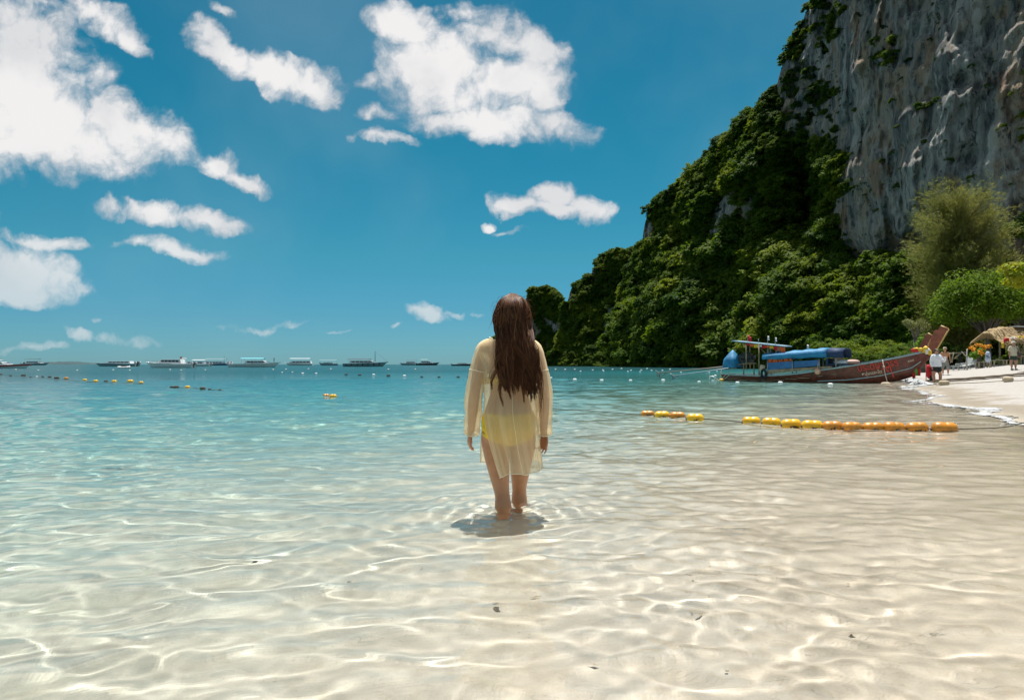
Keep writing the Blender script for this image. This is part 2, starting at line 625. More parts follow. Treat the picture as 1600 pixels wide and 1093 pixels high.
sn = t.math('ADD', sn, t.math('MULTIPLY', t.math('MULTIPLY', t.lin(py_, 6, 46, 0, 40), .22), t.smooth(sn, 0, 3)))
# transmission of one passage through the water column, getting deeper away from the shore
tint = t.ramp(t.math('DIVIDE', sn, 60.0), [(0.0, (1.0, 1.0, .99)), (.045, (.965, .980, .988)), (.085, (.85, .935, .948)), (.16, (.62, .862, .90)), (.30, (.41, .775, .85)), (.55, (.22, .64, .75)), (1.0, (.07, .44, .53))])
refr = t.n('ShaderNodeBsdfRefraction')
refr.inputs['IOR'].default_value = 1.333
refr.inputs['Roughness'].default_value = 0.0
t.link(tint, refr.inputs['Color'])
glos = t.n('ShaderNodeBsdfGlossy')
dist = t.vmath('LENGTH', geo)
t.link(t.smooth(dist, 12, 120, 0.03, .12), glos.inputs['Roughness'])
fr = t.n('ShaderNodeFresnel')
fr.inputs['IOR'].default_value = 1.333
bp = t.n('ShaderNodeBump')
bp.inputs['Distance'].default_value = 1.0
hn = t.math('MULTIPLY', t.noise(t.scaled(geo, (.8, 1.5, 1)), 1.6, 4.0, .6), .10)
hn2 = t.math('MULTIPLY', t.noise(t.scaled(geo, (.10, .22, 1)), 1.0, 3.0, .6), .6)
t.link(t.math('ADD', hn, hn2), bp.inputs['Height'])
t.link(t.smooth(dist, 7, 40, 0.0, .55), bp.inputs['Strength'])
t.link(bp.outputs[0], glos.inputs['Normal'])
t.link(bp.outputs[0], fr.inputs['Normal'])
mx = t.n('ShaderNodeMixShader')
# far off, the facets of the ripples that face the viewer keep the mean reflection well under one
t.link(t.math('MINIMUM', fr.outputs[0], t.smooth(dist, 10, 90, 1.0, .42)), mx.inputs[0])
t.link(refr.outputs[0], mx.inputs[1])
t.link(glos.outputs[0], mx.inputs[2])
t.link(mx.outputs[0], out.inputs[0])
sea.data.materials.append(m)
# ------------------------------------------------------------------ limestone cliffs
def curve(pts):
    xs, ys = np.array([p[0] for p in pts], float), np.array([p[1] for p in pts], float)
    return lambda x: np.interp(x, xs, ys)


def blob(px, py, cx, cy, rx, ry, soft=.35):
    d = np.hypot((px - cx) / rx, (py - cy) / ry)
    return 1 - sstep(d, 1 - soft, 1 + soft)


def cliff(name, px0, px1, step, sky_, base, talus, lean, ny, rockmask, seed, rough=1.0, back=45.0, spur=None):
    """a massif: columns run from the waterline up a wooded talus, up the rock face, over the crest and down behind"""
    sky = lambda q: sky_(q) + (9 if seed == 1 else 5)          # the crowns of the crest trees make up the rest
    px = np.arange(px0, px1 + step, step)
    D = base(px)
    u = (px - 800) / F
    pt = talus(px)
    ps = sky(px)
    zt = np.clip((569 - pt) / F * D * 1.12, 1.0, None)
    yt = D + zt * 0.75
    ys = yt * 1.0
    for _ in range(4):
        H = EYE + (569 - ps) / F * ys
        ys = yt + np.clip(H - zt, 0, None) * lean
    n1, n2, n3 = int(ny * .35), int(ny * .65), 14
    tt = np.concatenate([np.linspace(0, 1, n1, endpoint=False), np.linspace(1, 2, n2), np.linspace(2, 3, n3 + 1)[1:]])[:, None]
    A, B, C3 = np.clip(tt, 0, 1), np.clip(tt - 1, 0, 1), np.clip(tt - 2, 0, 1)
    Zc = -2.0 + (zt + 2.0) * A + (H - zt) * B - (H * .8) * C3 ** 1.6
    Yc = D + (yt - D) * A + (ys - yt) * B ** 1.15 + back * C3
    if spur is not None:
        Yc = Yc + spur(px[None, :], 569 - (Zc - EYE) / Yc * F)
    P = np.broadcast_to(px, Yc.shape)
    PY = 569 - (Zc - EYE) / np.maximum(Yc, 1) * F
    rock = rockmask(P, PY) * (1 - C3) * sstep(tt, 0.03, .1)
    X = u * Yc
    sx, sz = X, Zc
    k = seed * 13.7
    big = fbm(X / 26 + k, Yc / 30, Zc / 34, 4)
    ledge = fbm(X / 9 + k, Yc / 12, Zc / 4.5 + 3, 3)
    flute = fbm(X / 2.6 + k, Yc / 5.0, Zc / 16, 4)
    fine = fbm(X / .9 + k, Yc / 1.5, Zc / 3.2, 3)
    edge = np.clip(tt * 8, 0, 1)
    knob = fbm(X / 11 + k, Yc / 11, Zc / 9 + 5, 2)
    disp = edge * rough * ((7.5 - 2.5 * rock) * big + (1 - rock) * (2.0 * ledge + 4.6 * knob) + rock * (3.2 * flute + 2.3 * ledge + 1.0 * fine))
    Yd = Yc - disp
    Xd = u * Yd + edge * rough * 2.0 * fbm(X / 14 + 7, Yc / 14, Zc / 14 + k, 3)
    Zd = Zc + np.clip(tt - 1.2, 0, .8) * rough * (2.2 * fbm(X / 8, Yc / 8, Zc * 0 + k, 3) * (1 - rock))
    me = quads_mesh(name, np.stack([Xd, Yd, Zd], -1), grid_faces(len(tt), len(px)))
    at_ = me.attributes.new('rock', 'FLOAT', 'POINT')
    at_.data.foreach_set('value', rock.astype(np.float32).ravel())
    o = link(name, me, None, None, True)
    tag(o, kind='structure')
    nrm = np.cross(np.diff(np.stack([Xd, Yd, Zd], -1), axis=1)[:-1], np.diff(np.stack([Xd, Yd, Zd], -1), axis=0)[:, :-1])
    area = np.linalg.norm(nrm, axis=-1)
    cen = np.stack([Xd, Yd, Zd], -1)[:-1, :-1]
    keep = (P[:-1, :-1] > -400) & (np.broadcast_to(tt, Yc.shape)[:-1, :-1] < 2.35)
    return o, dict(cen=cen, area=area * keep, rock=rock[:-1, :-1], px=P[:-1, :-1], py=PY[:-1, :-1], tt=np.broadcast_to(tt, Yc.shape)[:-1, :-1])


sky_main = curve([(960, 520), (975, 470), (985, 408), (1000, 384), (1005, 370), (1010, 338), (1018, 318), (1030, 302), (1045, 294), (1063, 277), (1075, 257), (1100, 242), (1112, 230), (1125, 216),
                  (1150, 200), (1170, 178), (1185, 170), (1205, 150), (1222, 118), (1235, 78), (1245, 48), (1258, 18), (1266, -10), (1290, -70), (1340, -130), (1450, -190), (1600, -215), (1900, -180), (2200, -60)])
base_main = curve([(960, 262), (1000, 235), (1050, 205), (1100, 182), (1200, 146), (1300, 120), (1400, 100), (1500, 88), (1600, 80), (1800, 70), (2200, 62)])
talus_main = curve([(960, 540), (1000, 505), (1040, 470), (1100, 420), (1150, 396), (1200, 370), (1260, 392), (1310, 425), (1400, 440), (1600, 430), (2200, 430)])


def rock_main(px, py):
    wob = 14 * np.sin(py * .05) + 9 * np.sin(py * .13 + 1)
    n = fbm(px / 40, py / 60, px * 0 + 2, 4)
    n2 = fbm(px / 22, py / 16, px * 0 + 9, 3)
    r = sstep(px, 1300 + wob, 1322 + wob) * (1 - sstep(py, 412, 432))
    r = r * (1 - blob(px, py, 1590, 110, 60, 120, .4) * sstep(n2, -.35, .1))
    r = r * (1 - .9 * blob(px, py, 1390, 60, 18, 45)) * (1 - .9 * blob(px, py, 1330, 15, 22, 16))
    up = sstep(px, 1238, 1275) * (1 - sstep(py, 215, 270)) * sstep(n2 + .35 * n, -.28, -.08)
    r = np.maximum(r, up * .95)
    r = np.maximum(r, blob(px, py, 1148, 348, 36, 50, .3) * sstep(n2, -.42, -.2))
    r = np.maximum(r, .95 * blob(px, py, 1016, 368, 11, 36, .4))
    r = np.maximum(r, .9 * blob(px, py, 1105, 398, 16, 20, .4))
    r = np.maximum(r, .8 * blob(px, py, 1238, 150, 24, 60, .4) * sstep(n2, -.2, .0))
    return np.clip(r, 0, 1)


def spur_main(px, py):
    # the recess beside the rock wall, the overhanging wall itself, hollows between the wooded ribs
    rec = 20 * np.exp(-((px - 1272) / 34) ** 2) * sstep(py, 190, 250) * (1 - sstep(py, 410, 470))
    rec = rec + 9 * np.exp(-((px - 1085) / 24) ** 2) * sstep(py, 330, 380) * (1 - sstep(py, 420, 470))
    wall = -5 * sstep(px, 1300, 1330) * (1 - sstep(py, 380, 430))
    over = 5.5 * sstep(py, 300, 425) * sstep(px, 1305, 1330) * (1 - sstep(py, 425, 440))
    cave = 6 * blob(px, py, 1440, 395, 40, 40, .5) + 2.2 * blob(px, py, 1392, 300, 14, 110, .5)
    rib = 5 * np.sin(px / 31 + py / 60.0) * sstep(py, 120, 260) * (1 - sstep(px, 1240, 1300))
    return rec + wall + over + cave + rib


main_ob, main_s = cliff('cliff', 960, 2200, 2.0, sky_main, base_main, talus_main, 0.16, 400, rock_main, 1, spur=spur_main)

sky_mid = curve([(860, 566), (872, 540), (880, 500), (884, 478), (888, 462), (893, 442), (905, 437), (918, 440), (925, 420), (935, 400), (950, 392), (975, 391), (990, 386), (1010, 380), (1040, 390), (1080, 420), (1120, 470)])
base_mid = curve([(860, 330), (900, 310), (1000, 270), (1120, 240)])
talus_mid = curve([(860, 560), (900, 505), (950, 470), (1000, 440), (1120, 500)])


def rock_mid(px, py):
    n2 = fbm(px / 18, py / 14, px * 0 + 5, 3)
    r = .9 * blob(px, py, 893, 466, 8, 26, .4) + .9 * blob(px, py, 953, 508, 11, 32, .4) + .8 * blob(px, py, 985, 475, 10, 20, .4) + .7 * blob(px, py, 930, 425, 8, 18, .4)
    return np.clip(r + .25 * sstep(n2, .25, .4), 0, 1)


mid_ob, mid_s = cliff('cliff', 860, 1120, 1.6, sky_mid, base_mid, talus_mid, 0.22, 130, rock_mid, 2, rough=1.0, back=40)

sky_far = curve([(764, 567), (768, 545), (771, 528), (776, 524), (784, 536), (795, 530), (808, 505), (816, 478), (822, 462), (830, 448), (848, 443), (864, 449), (874, 464), (880, 480), (884, 505), (890, 545), (896, 566)])
base_far = curve([(764, 440), (830, 430), (896, 410)])
talus_far = curve([(764, 562), (820, 548), (850, 545), (896, 560)])


def rock_far(px, py):
    n2 = fbm(px / 16, py / 20, px * 0 + 5, 3)
    r = sstep(py, 478, 505) * (.15 + .85 * sstep(n2, -.12, .2)) * (1 - sstep(py, 545, 560))
    r = np.maximum(r, .9 * blob(px, py, 824, 480, 6, 26, .5))
    return np.clip(r, 0, 1)


far_ob, far_s = cliff('cliff', 764, 896, 1.2, sky_far, base_far, talus_far, 0.14, 130, rock_far, 3, rough=.7, back=40)

m = bpy.data.materials.new('weathered limestone')
m.use_nodes = True
t = NT(m.node_tree)
b = m.node_tree.nodes['Principled BSDF']
geo = t.n('ShaderNodeNewGeometry').outputs['Position']
att = t.n('ShaderNodeAttribute', attribute_name='rock').outputs['Fac']
st = t.scaled(geo, (1.0, .6, .09))
streak = t.noise(st, .55, 7.0, .62)
streak2 = t.noise(st, 1.7, 5.0, .6)
patch = t.noise(t.scaled(geo, (1, 1, .7)), .07, 5.0, .6)
crack = t.noise(t.scaled(geo, (1, 1, .5)), .9, 7.0, .7)
c = t.mix(t.smooth(streak, .36, .64), (.17, .172, .165, 1), (.52, .495, .44, 1))
c = t.mix(t.smooth(streak2, .56, .72, 0, .75), c, (.66, .63, .55, 1))
c = t.mix(t.smooth(streak2, .33, .45, .85, 0), c, (.06, .065, .068, 1))
och = t.math('MULTIPLY', t.smooth(patch, .44, .58), t.smooth(streak, .42, .58))
c = t.mix(t.math('MULTIPLY', och, .75), c, (.40, .27, .15, 1))
rust = t.math('MULTIPLY', t.smooth(t.noise(t.scaled(geo, (1, 1, .8)), .11, 4.0, .6), .58, .68), .6)
c = t.mix(rust, c, (.36, .19, .09, 1))
vcrack = t.noise(t.scaled(geo, (1, .7, .16)), 1.1, 8.0, .72)
c = t.mix(t.smooth(vcrack, .33, .43, .85, 0), c, (.03, .032, .03, 1))
c = t.mix(t.smooth(crack, .33, .44, .85, 0), c, (.05, .055, .05, 1))
grn = t.mix(t.smooth(crack, .4, .6), (.022, .035, .012, 1), (.05, .06, .03, 1))
t.link(t.mix(t.smooth(att, .35, .6), grn, c), b.inputs['Base Color'])
b.inputs['Roughness'].default_value = .95
b.inputs['Specular IOR Level'].default_value = .15
bp = t.n('ShaderNodeBump')
bp.inputs['Strength'].default_value = .9
bp.inputs['Distance'].default_value = 1.0
t.link(t.math('ADD', t.math('ADD', t.math('ADD', crack, t.math('MULTIPLY', vcrack, 1.6)), streak2), t.noise(geo, 3.0, 5.0, .65)), bp.inputs['Height'])
t.link(bp.outputs[0], b.inputs['Normal'])
for o in (main_ob, mid_ob, far_ob):
    o.data.materials.append(m)
ROCK = m

# faint island on the horizon and the ridge of hills it belongs to
px = np.arange(40, 170, 2.0)
hh = 45 * np.clip(np.sin((px - 50) / 110 * math.pi), 0, 1) ** .8 * (1 + .5 * fbm(px / 18, px * 0, px * 0, 4))
rows = []
for kk, (dy, q) in enumerate(((-500, 0), (-250, .55), (0, 1), (300, .6), (600, 0))):
    rows.append(np.stack([(px - 800) / F * (9500 + dy), 9500 + dy + 0 * px, hh * q - 2], -1))
isl = link('island_hills', quads_mesh('island_hills', np.stack(rows), grid_faces(5, len(px))), mat('haze tinted hill', (.02, .06, .065), .9, var=.4, vscale=.004), None, True)  # blue-green base colour stands in for the haze of distance
tag(isl, kind='structure')

# ------------------------------------------------------------------ foliage
def leaf_material(name, ca, cb, tr=.35, cc=None):
    m = bpy.data.materials.new(name)
    m.use_nodes = True
    t = NT(m.node_tree)
    b = m.node_tree.nodes['Principled BSDF']
    out = m.node_tree.nodes['Material Output']
    rnd = t.n('ShaderNodeObjectInfo').outputs['Random']
    isl = t.n('ShaderNodeNewGeometry').outputs['Random Per Island']
    c = t.mix(rnd, (*ca, 1), (*cb, 1))
    c = t.mix(t.math('MULTIPLY', isl, .6), c, (*(cc or (ca[0] * 1.6, ca[1] * 1.45, ca[2] * 1.1)), 1))
    loc_ = t.n('ShaderNodeObjectInfo').outputs['Location']
    sp_ = t.noise(loc_, .075, 3.0, .6)
    c = t.mix(t.smooth(sp_, .50, .66, 0, .75), c, (min(1, cb[0] * 1.5), cb[1] * 1.35, cb[2] * 1.2, 1))
    c = t.mix(t.smooth(sp_, .48, .34, 0, .6), c, (ca[0] * .7, ca[1] * .75, ca[2] * 1.3, 1))
    t.link(c, b.inputs['Base Color'])
    b.inputs['Roughness'].default_value = .7
    b.inputs['Specular IOR Level'].default_value = .12
    tl = t.n('ShaderNodeBsdfTranslucent')
    t.link(t.mix(1.0, c, (1.25, 1.3, .55, 1), 'MULTIPLY'), tl.inputs['Color'])
    mx = t.n('ShaderNodeMixShader')
    mx.inputs[0].default_value = tr
    t.link(b.outputs[0], mx.inputs[1])
    t.link(tl.outputs[0], mx.inputs[2])
    t.link(mx.outputs[0], out.inputs[0])
    return m


LEAF_FOREST = leaf_material('forest leaves', (.040, .086, .008), (.13, .17, .014), .42)
LEAF_BROAD = leaf_material('glossy broad leaves', (.05, .12, .010), (.10, .17, .014), .42, (.15, .20, .012))
LEAF_YELLOW = leaf_material('yellowing leaves', (.20, .30, .02), (.26, .32, .03), .4, (.34, .20, .02))
LEAF_NEEDLE = leaf_material('casuarina needles', (.19, .205, .055), (.23, .235, .07), .42, (.30, .29, .11))
LEAF_SHRUB = leaf_material('bright shrub leaves', (.08, .19, .02), (.13, .24, .03), .35)
BARK = mat('grey brown bark', (.16, .13, .10), .9, var=.5, vscale=6, bump=.6, bscale=18)


def leaf_cards(cen, nrm, size, r, aspect=1.9, fold=True):
    """one folded leaf (two quads) per centre; size per leaf"""
    n = len(cen)
    nrm = nrm / np.linalg.norm(nrm, axis=1)[:, None]
    a = r.normal(size=(n, 3))
    a -= nrm * (a * nrm).sum(1)[:, None]
    a /= np.linalg.norm(a, axis=1)[:, None]
    bb = np.cross(nrm, a)
    s = size[:, None]
    l, w = a * s * .5 * aspect ** .5, bb * s * .5 / aspect ** .5
    dip = -nrm * s * .12
    p0, p1 = cen - l, cen + l * 1.0
    v = np.stack([p0, cen - l * .1 + w + dip, p1, cen - l * .1 - w + dip], 1).reshape(-1, 3)
    f = np.arange(n * 4).reshape(n, 4)
    return v, f


def crown_mesh(name, seed, clumps=16, per=55, leaf=.16, flat=.75, spread=.62, clump_r=.34):
    r = np.random.default_rng(seed)
    cs, ns = [], []
    for k in range(clumps):
        d = r.normal(size=3)
        d /= np.linalg.norm(d)
        d[2] = abs(d[2]) * 1.1 - .25
        c = d * spread * (0.75 + .45 * r.random()) * np.array([1, 1, flat])
        cr = clump_r * (.7 + .6 * r.random())
        q = r.normal(size=(per, 3))
        q /= np.linalg.norm(q, axis=1)[:, None]
        q[:, 2] = np.where(q[:, 2] < -.25, -q[:, 2], q[:, 2])
        rad = cr * (.55 + .75 * r.random(per) ** 1.5)[:, None]
        cs.append(c + q * rad * np.array([1, 1, .72]))
        ns.append(q + np.array([0, 0, .7]) + .45 * r.normal(size=(per, 3)))
    cen, nr_ = np.concatenate(cs), np.concatenate(ns)
    v, f = leaf_cards(cen, nr_, leaf * (.6 + .8 * r.random(len(cen))), r, 1.7)
    return quads_mesh(name, v, f)


CROWNS = []
for k in range(6):
    me = crown_mesh('crown', 40 + k, clumps=(36, 44, 28, 40, 32, 50)[k], per=(70, 60, 84, 64, 74, 54)[k], leaf=(.11, .095, .12, .10, .10, .115)[k],
                    flat=(.75, .6, .95, .8, .55, .7)[k], clump_r=(.23, .19, .26, .21, .24, .18)[k], spread=.78)
    me.materials.append(LEAF_FOREST)
    CROWNS.append(me)


def trunk_mesh(seed, h=1.0, r0=.05, lean=.1):
    r = random.Random(seed)
    g = Geo()
    pts = [(lean * (k / 4) ** 2 * r.uniform(.5, 1.4), lean * .4 * math.sin(k), h * k / 4) for k in range(5)]
    g.tube(pts, [r0 * (1 - .55 * k / 4) for k in range(5)], 7)
    for q in range(5):
        a = r.uniform(0, 6.28)
        s = Vector(pts[3]) * r.uniform(.8, 1.0)
        e = s + Vector((math.cos(a) * .45, math.sin(a) * .45, r.uniform(.25, .5))) * h * .75
        g.tube([s, (s + e) / 2 + Vector((0, 0, .06 * h)), e], [r0 * .4, r0 * .28, r0 * .1], 5)
    return g.mesh('trunk')


TRUNKS = [trunk_mesh(k, lean=.05 + .1 * k) for k in range(3)]
for me in TRUNKS:
    me.materials.append(BARK)


def sample(S, n, weight, r):
    w = (S['area'] * weight).ravel()
    w = w / w.sum()
    i = r.choice(len(w), n, p=w, replace=True)
    return S['cen'].reshape(-1, 3)[i], S['px'].ravel()[i], S['py'].ravel()[i], S['tt'].ravel()[i]


fr_ = np.random.default_rng(21)
# trees one can tell apart along the foot of the slope: things of their own
TREE_GROUPS = ('wild trees along the foot of the cliff',)


def forest_tree(loc, R, seed, label, group, high=0.5):
    t_ = empty('broadleaf_tree', loc, (seed * 2.4) % 6.28, label, 'tree', group)
    cr = link('crown', CROWNS[seed % 6], None, t_)
    cr.location = (0, 0, high * R + .2)
    cr.scale = (R, R, R * (.85 + .3 * ((seed * 7) % 10) / 10))
    tr = link('trunk', TRUNKS[seed % 3], None, t_)
    tr.location = (0, 0, -.6)
    tr.scale = (R * .8, R * .8, (high * R + .9))
    return t_


foot = main_s['tt'] < .62
pts_, qx, qy, qt = sample(main_s, 260, foot * (main_s['px'] < 1700) * (main_s['px'] > 985) * (1 + .0 * main_s['px']), fr_)
taken = []
order = np.argsort(pts_[:, 1])
for i in order:
    p = pts_[i]
    R = (2.2 + 1.5 * fr_.random()) * min(1.35, max(.62, p[1] / 140))
    if all((p[0] - q[0]) ** 2 + (p[1] - q[1]) ** 2 + (p[2] - q[2]) ** 2 > (1.05 * (R + q[3]) * .62) ** 2 for q in taken):
        taken.append((p[0], p[1], p[2], R))
        if len(taken) >= 150:
            break
for k, (x, y, z, R) in enumerate(taken):
    pxl = 800 + x / y * F
    place = next(b_ for a, b_ in ((1040, 'near the far end of the main slope'), (1085, 'left of the propeller shafts of the boat'), (1130, 'above the propeller shafts of the boat'), (1165, 'above the blue engine tarpaulin'), (1200, 'above the stern shelter of the boat'), (1245, 'above the left half of the blue canopy'),
                                  (1300, 'above the right half of the blue canopy'), (1350, 'above the foredeck of the boat'), (1400, 'above the red lettering of the boat'), (1470, 'above the prow of the boat'), (1560, 'behind the broadleaf tree on the beach'), (9999, 'at the right edge behind the hut')) if pxl < a)
    tier = 'at the waterline' if z < 4 else 'low on the slope' if z < 9 else 'midway up the slope' if z < 15 else 'high on the wooded slope'
    size = 'big' if R * 140 / y > 3.4 else 'small' if R * 140 / y < 2.5 else 'middling'
    forest_tree((x, y, z), R, k + 3, '%s wild tree %s %s' % (size, tier, place), 'wild trees along the foot of the cliff')


def forest_stuff(name, pts, rads, seed):
    """one mass of crowns: points instanced with the crown meshes by geometry nodes"""
    r = np.random.default_rng(seed)
    n = len(pts)
    me = bpy.data.meshes.new(name)
    me.vertices.add(n)
    me.vertices.foreach_set('co', np.asarray(pts, np.float32).ravel())
    a = me.attributes.new('size', 'FLOAT', 'POINT')
    a.data.foreach_set('value', np.asarray(rads, np.float32))
    a = me.attributes.new('turn', 'FLOAT_VECTOR', 'POINT')
    a.data.foreach_set('vector', np.stack([r.normal(0, .2, n), r.normal(0, .2, n), r.random(n) * 6.28], -1).astype(np.float32).ravel())
    a = me.attributes.new('pick', 'INT', 'POINT')
    a.data.foreach_set('value', r.integers(0, 6, n).astype(np.int32))
    o = link(name, me)
    tag(o, kind='stuff')
    ng = bpy.data.node_groups.new('forest', 'GeometryNodeTree')
    ng.interface.new_socket('Geometry', in_out='INPUT', socket_type='NodeSocketGeometry')
    ng.interface.new_socket('Geometry', in_out='OUTPUT', socket_type='NodeSocketGeometry')
    T = NT(ng)
    gi, go = T.n('NodeGroupInput'), T.n('NodeGroupOutput')
    iop = T.n('GeometryNodeInstanceOnPoints')
    T.link(gi.outputs[0], iop.inputs['Points'])
    join = T.n('GeometryNodeGeometryToInstance')
    for src in reversed(CROWN_SRC):
        oi = T.n('GeometryNodeObjectInfo')
        oi.inputs['Object'].default_value = src
        oi.inputs['As Instance'].default_value = True
        T.link(oi.outputs['Geometry'], join.inputs[0])
    T.link(join.outputs[0], iop.inputs['Instance'])
    iop.inputs['Pick Instance'].default_value = True

    def attr(nm, ty):
        nd = T.n('GeometryNodeInputNamedAttribute', data_type=ty)
        nd.inputs['Name'].default_value = nm
        return nd.outputs[0]
    T.link(attr('pick', 'INT'), iop.inputs['Instance Index'])
    T.link(attr('size', 'FLOAT'), iop.inputs['Scale'])
    er = T.n('FunctionNodeEulerToRotation')
    T.link(attr('turn', 'FLOAT_VECTOR'), er.inputs[0])
    T.link(er.outputs[0], iop.inputs['Rotation'])
    T.link(iop.outputs[0], go.inputs[0])
    md = o.modifiers.new('forest', 'NODES')
    md.node_group = ng
    return o


# instancing sources: plain crown objects that are not in the scene themselves
CROWN_SRC = [bpy.data.objects.new('crown_source', me) for me in CROWNS]
allp, allr = [], []
tk = np.array([q[:3] for q in taken])
for S, n, sc_, r0 in ((main_s, 7600, 1.0, 1.45), (mid_s, 3800, 1.0, 1.6), (far_s, 1900, 1.0, 1.35)):
    wgt = (1 - sstep(S['rock'], .3, .6)) * np.where(S['tt'] > 2, .35, 1.0) * np.where(S['px'] > 1680, .25, 1.0)
    p, qx, qy, qt = sample(S, n, wgt, fr_)
    onface = (qx > 1318) & (qy < 412) | (qx > 1215) & (qy < 225)
    R = np.where(onface, .5, 1.0) * (r0 + (1.7 + r0 * .4) * fr_.random(n) ** 1.7) * np.where(qt > 1.0, .85, 1.05) * np.clip(p[:, 1] / (140 if S is main_s else 300), .55, 1.35)
    # some taller trees push their crowns out of the canopy
    tall = (fr_.random(n) < .24) & ~onface & (qt < 1.5) & (S is main_s)
    R = R * np.where(tall, 1.45, np.where(onface, 1.0, .9))
    p = p + np.stack([fr_.normal(0, .4, n), fr_.normal(0, .4, n) - tall * R * .35, R * np.where(tall, .75, .05)], -1)
    allp.append(p)
    allr.append(R)
    # a few plants hang on the bare rock
    nb = {7600: 260, 3800: 60, 1900: 90}[n]
    p2, *_ = sample(S, nb, sstep(S['rock'], .4, .8) * (S['tt'] < 2), fr_)
    allp.append(p2)
    allr.append(.3 + .75 * fr_.random(nb) ** 2)
forest_stuff('cliff_forest', np.concatenate(allp), np.concatenate(allr), 4)
# ------------------------------------------------------------------ people
from mathutils.bvhtree import BVHTree


def skin_material(name, col, red):
    m = bpy.data.materials.new(name)
    m.use_nodes = True
    t = NT(m.node_tree)
    b = m.node_tree.nodes['Principled BSDF']
    co = t.n('ShaderNodeTexCoord').outputs['Object']
    t.link(t.mix(t.smooth(t.noise(co, 9.0, 4.0, .6), .35, .7), (*col, 1), (*red, 1)), b.inputs['Base Color'])
    b.inputs['Roughness'].default_value = .48
    b.inputs['Subsurface Weight'].default_value = .12
    b.inputs['Subsurface Radius'].default_value = (.012, .004, .002)
    bp = t.n('ShaderNodeBump')
    bp.inputs['Strength'].default_value = .12
    bp.inputs['Distance'].default_value = .003
    t.link(t.noise(co, 160.0, 3.0, .6), bp.inputs['Height'])
    t.link(bp.outputs[0], b.inputs['Normal'])
    return m


SKIN = skin_material('sun tanned skin', (.56, .27, .135), (.47, .205, .095))
SKIN_B = skin_material('pink skin', (.46, .24, .16), (.40, .19, .12))


def spline(pts, n):
    """Catmull-Rom through points given as tuples (any length)"""
    P = np.array(pts, float)
    P = np.vstack([2 * P[0] - P[1], P, 2 * P[-1] - P[-2]])
    out = []
    m = len(P) - 3
    for i in range(n):
        t = i / (n - 1) * m
        k = min(int(t), m - 1)
        t -= k
        p0, p1, p2, p3 = P[k:k + 4]
        out.append(.5 * (2 * p1 + (p2 - p0) * t + (2 * p0 - 5 * p1 + 4 * p2 - p3) * t * t + (3 * p1 - p0 - 3 * p2 + p3) * t ** 3))
    return np.array(out)


def limb(g, pts, n=22, sides=14):
    """pts: (x, y, z, radius)"""
    S = spline(pts, n)
    g.tube([Vector(p[:3]) for p in S], [max(.003, float(p[3])) for p in S], sides)


def ring(cx, cy, z, a, b, n=28, sq=2.2):
    out = []
    for k in range(n):
        f = 2 * math.pi * k / n
        c, s = math.cos(f), math.sin(f)
        out.append(Vector((cx + a * math.copysign(abs(c) ** (2 / sq), c), cy + b * math.copysign(abs(s) ** (2 / sq), s), z)))
    return out


def torso(g, rows, n=30):
    """rows: (z, cx, cy, a, b)"""
    S = spline(rows, 40)
    g.loft([ring(r[1], r[2], r[0], r[3], r[4], n) for r in S])


def ellipsoid(g, c, r, nu=18, nv=12, rot=None):
    m = Euler(rot).to_matrix() if rot else None
    rings = []
    for j in range(1, nv):
        th = math.pi * j / nv
        row = []
        for k in range(nu):
            f = 2 * math.pi * k / nu
            p = Vector((r[0] * math.sin(th) * math.cos(f), r[1] * math.sin(th) * math.sin(f), -r[2] * math.cos(th)))
            row.append((m @ p if m else p) + Vector(c))
        rings.append(row)
    g.loft(rings)


def hand(g, wrist, down, palm_n, side, size=1.0, curl=.5, spread=.16):
    """palm and five bent fingers; `down` points to the fingertips, `palm_n` out of the palm, side = +1 puts the thumb along down x palm_n"""
    d, n_ = Vector(down).normalized(), Vector(palm_n).normalized()
    s = d.cross(n_).normalized() * side
    w = Vector(wrist)
    L = .085 * size
    rows = []
    for f, wd, th in ((0, .022, .018), (.25, .030, .016), (.6, .039, .015), (.9, .041, .013), (1.05, .036, .010)):
        c = w + d * L * f
        rows.append([c + s * (wd * size * math.cos(q)) + n_ * (th * size * math.sin(q)) for q in [2 * math.pi * k / 14 for k in range(14)]])
    g.loft(rows)
    for k, (off, ln) in enumerate(((.030, .068), (.010, .078), (-.011, .071), (-.030, .055))):
        b0 = w + d * L * .9 + s * off * size
        dirn = (d + s * (off * spread / .03)).normalized()
        pts = [b0 - d * .02 * size]
        ang = .12
        p = b0
        pts.append(p)
        for q, fr in enumerate((.45, .32, .23)):
            ang += curl * (.42 + .12 * k) * (1.0 if q else .6)
            p = p + (dirn * math.cos(ang) + n_ * math.sin(ang)) * ln * fr * size
            pts.append(p)
        g.tube(pts, [.0085 * size, .0088 * size, .0082 * size, .0075 * size, .0055 * size], 9)
    b0 = w + d * L * .28 + s * .024 * size
    td = (d * .75 + s * .62 + n_ * .35).normalized()
    p1 = b0 + td * .034 * size
    p2 = p1 + (d * .9 + s * .25 + n_ * .35).normalized() * .030 * size
    p3 = p2 + (d * .95 + n_ * .35).normalized() * .024 * size
    g.tube([b0 - td * .02 * size, b0, p1, p2, p3], [.012 * size, .0125 * size, .0105 * size, .0095 * size, .0065 * size], 9)


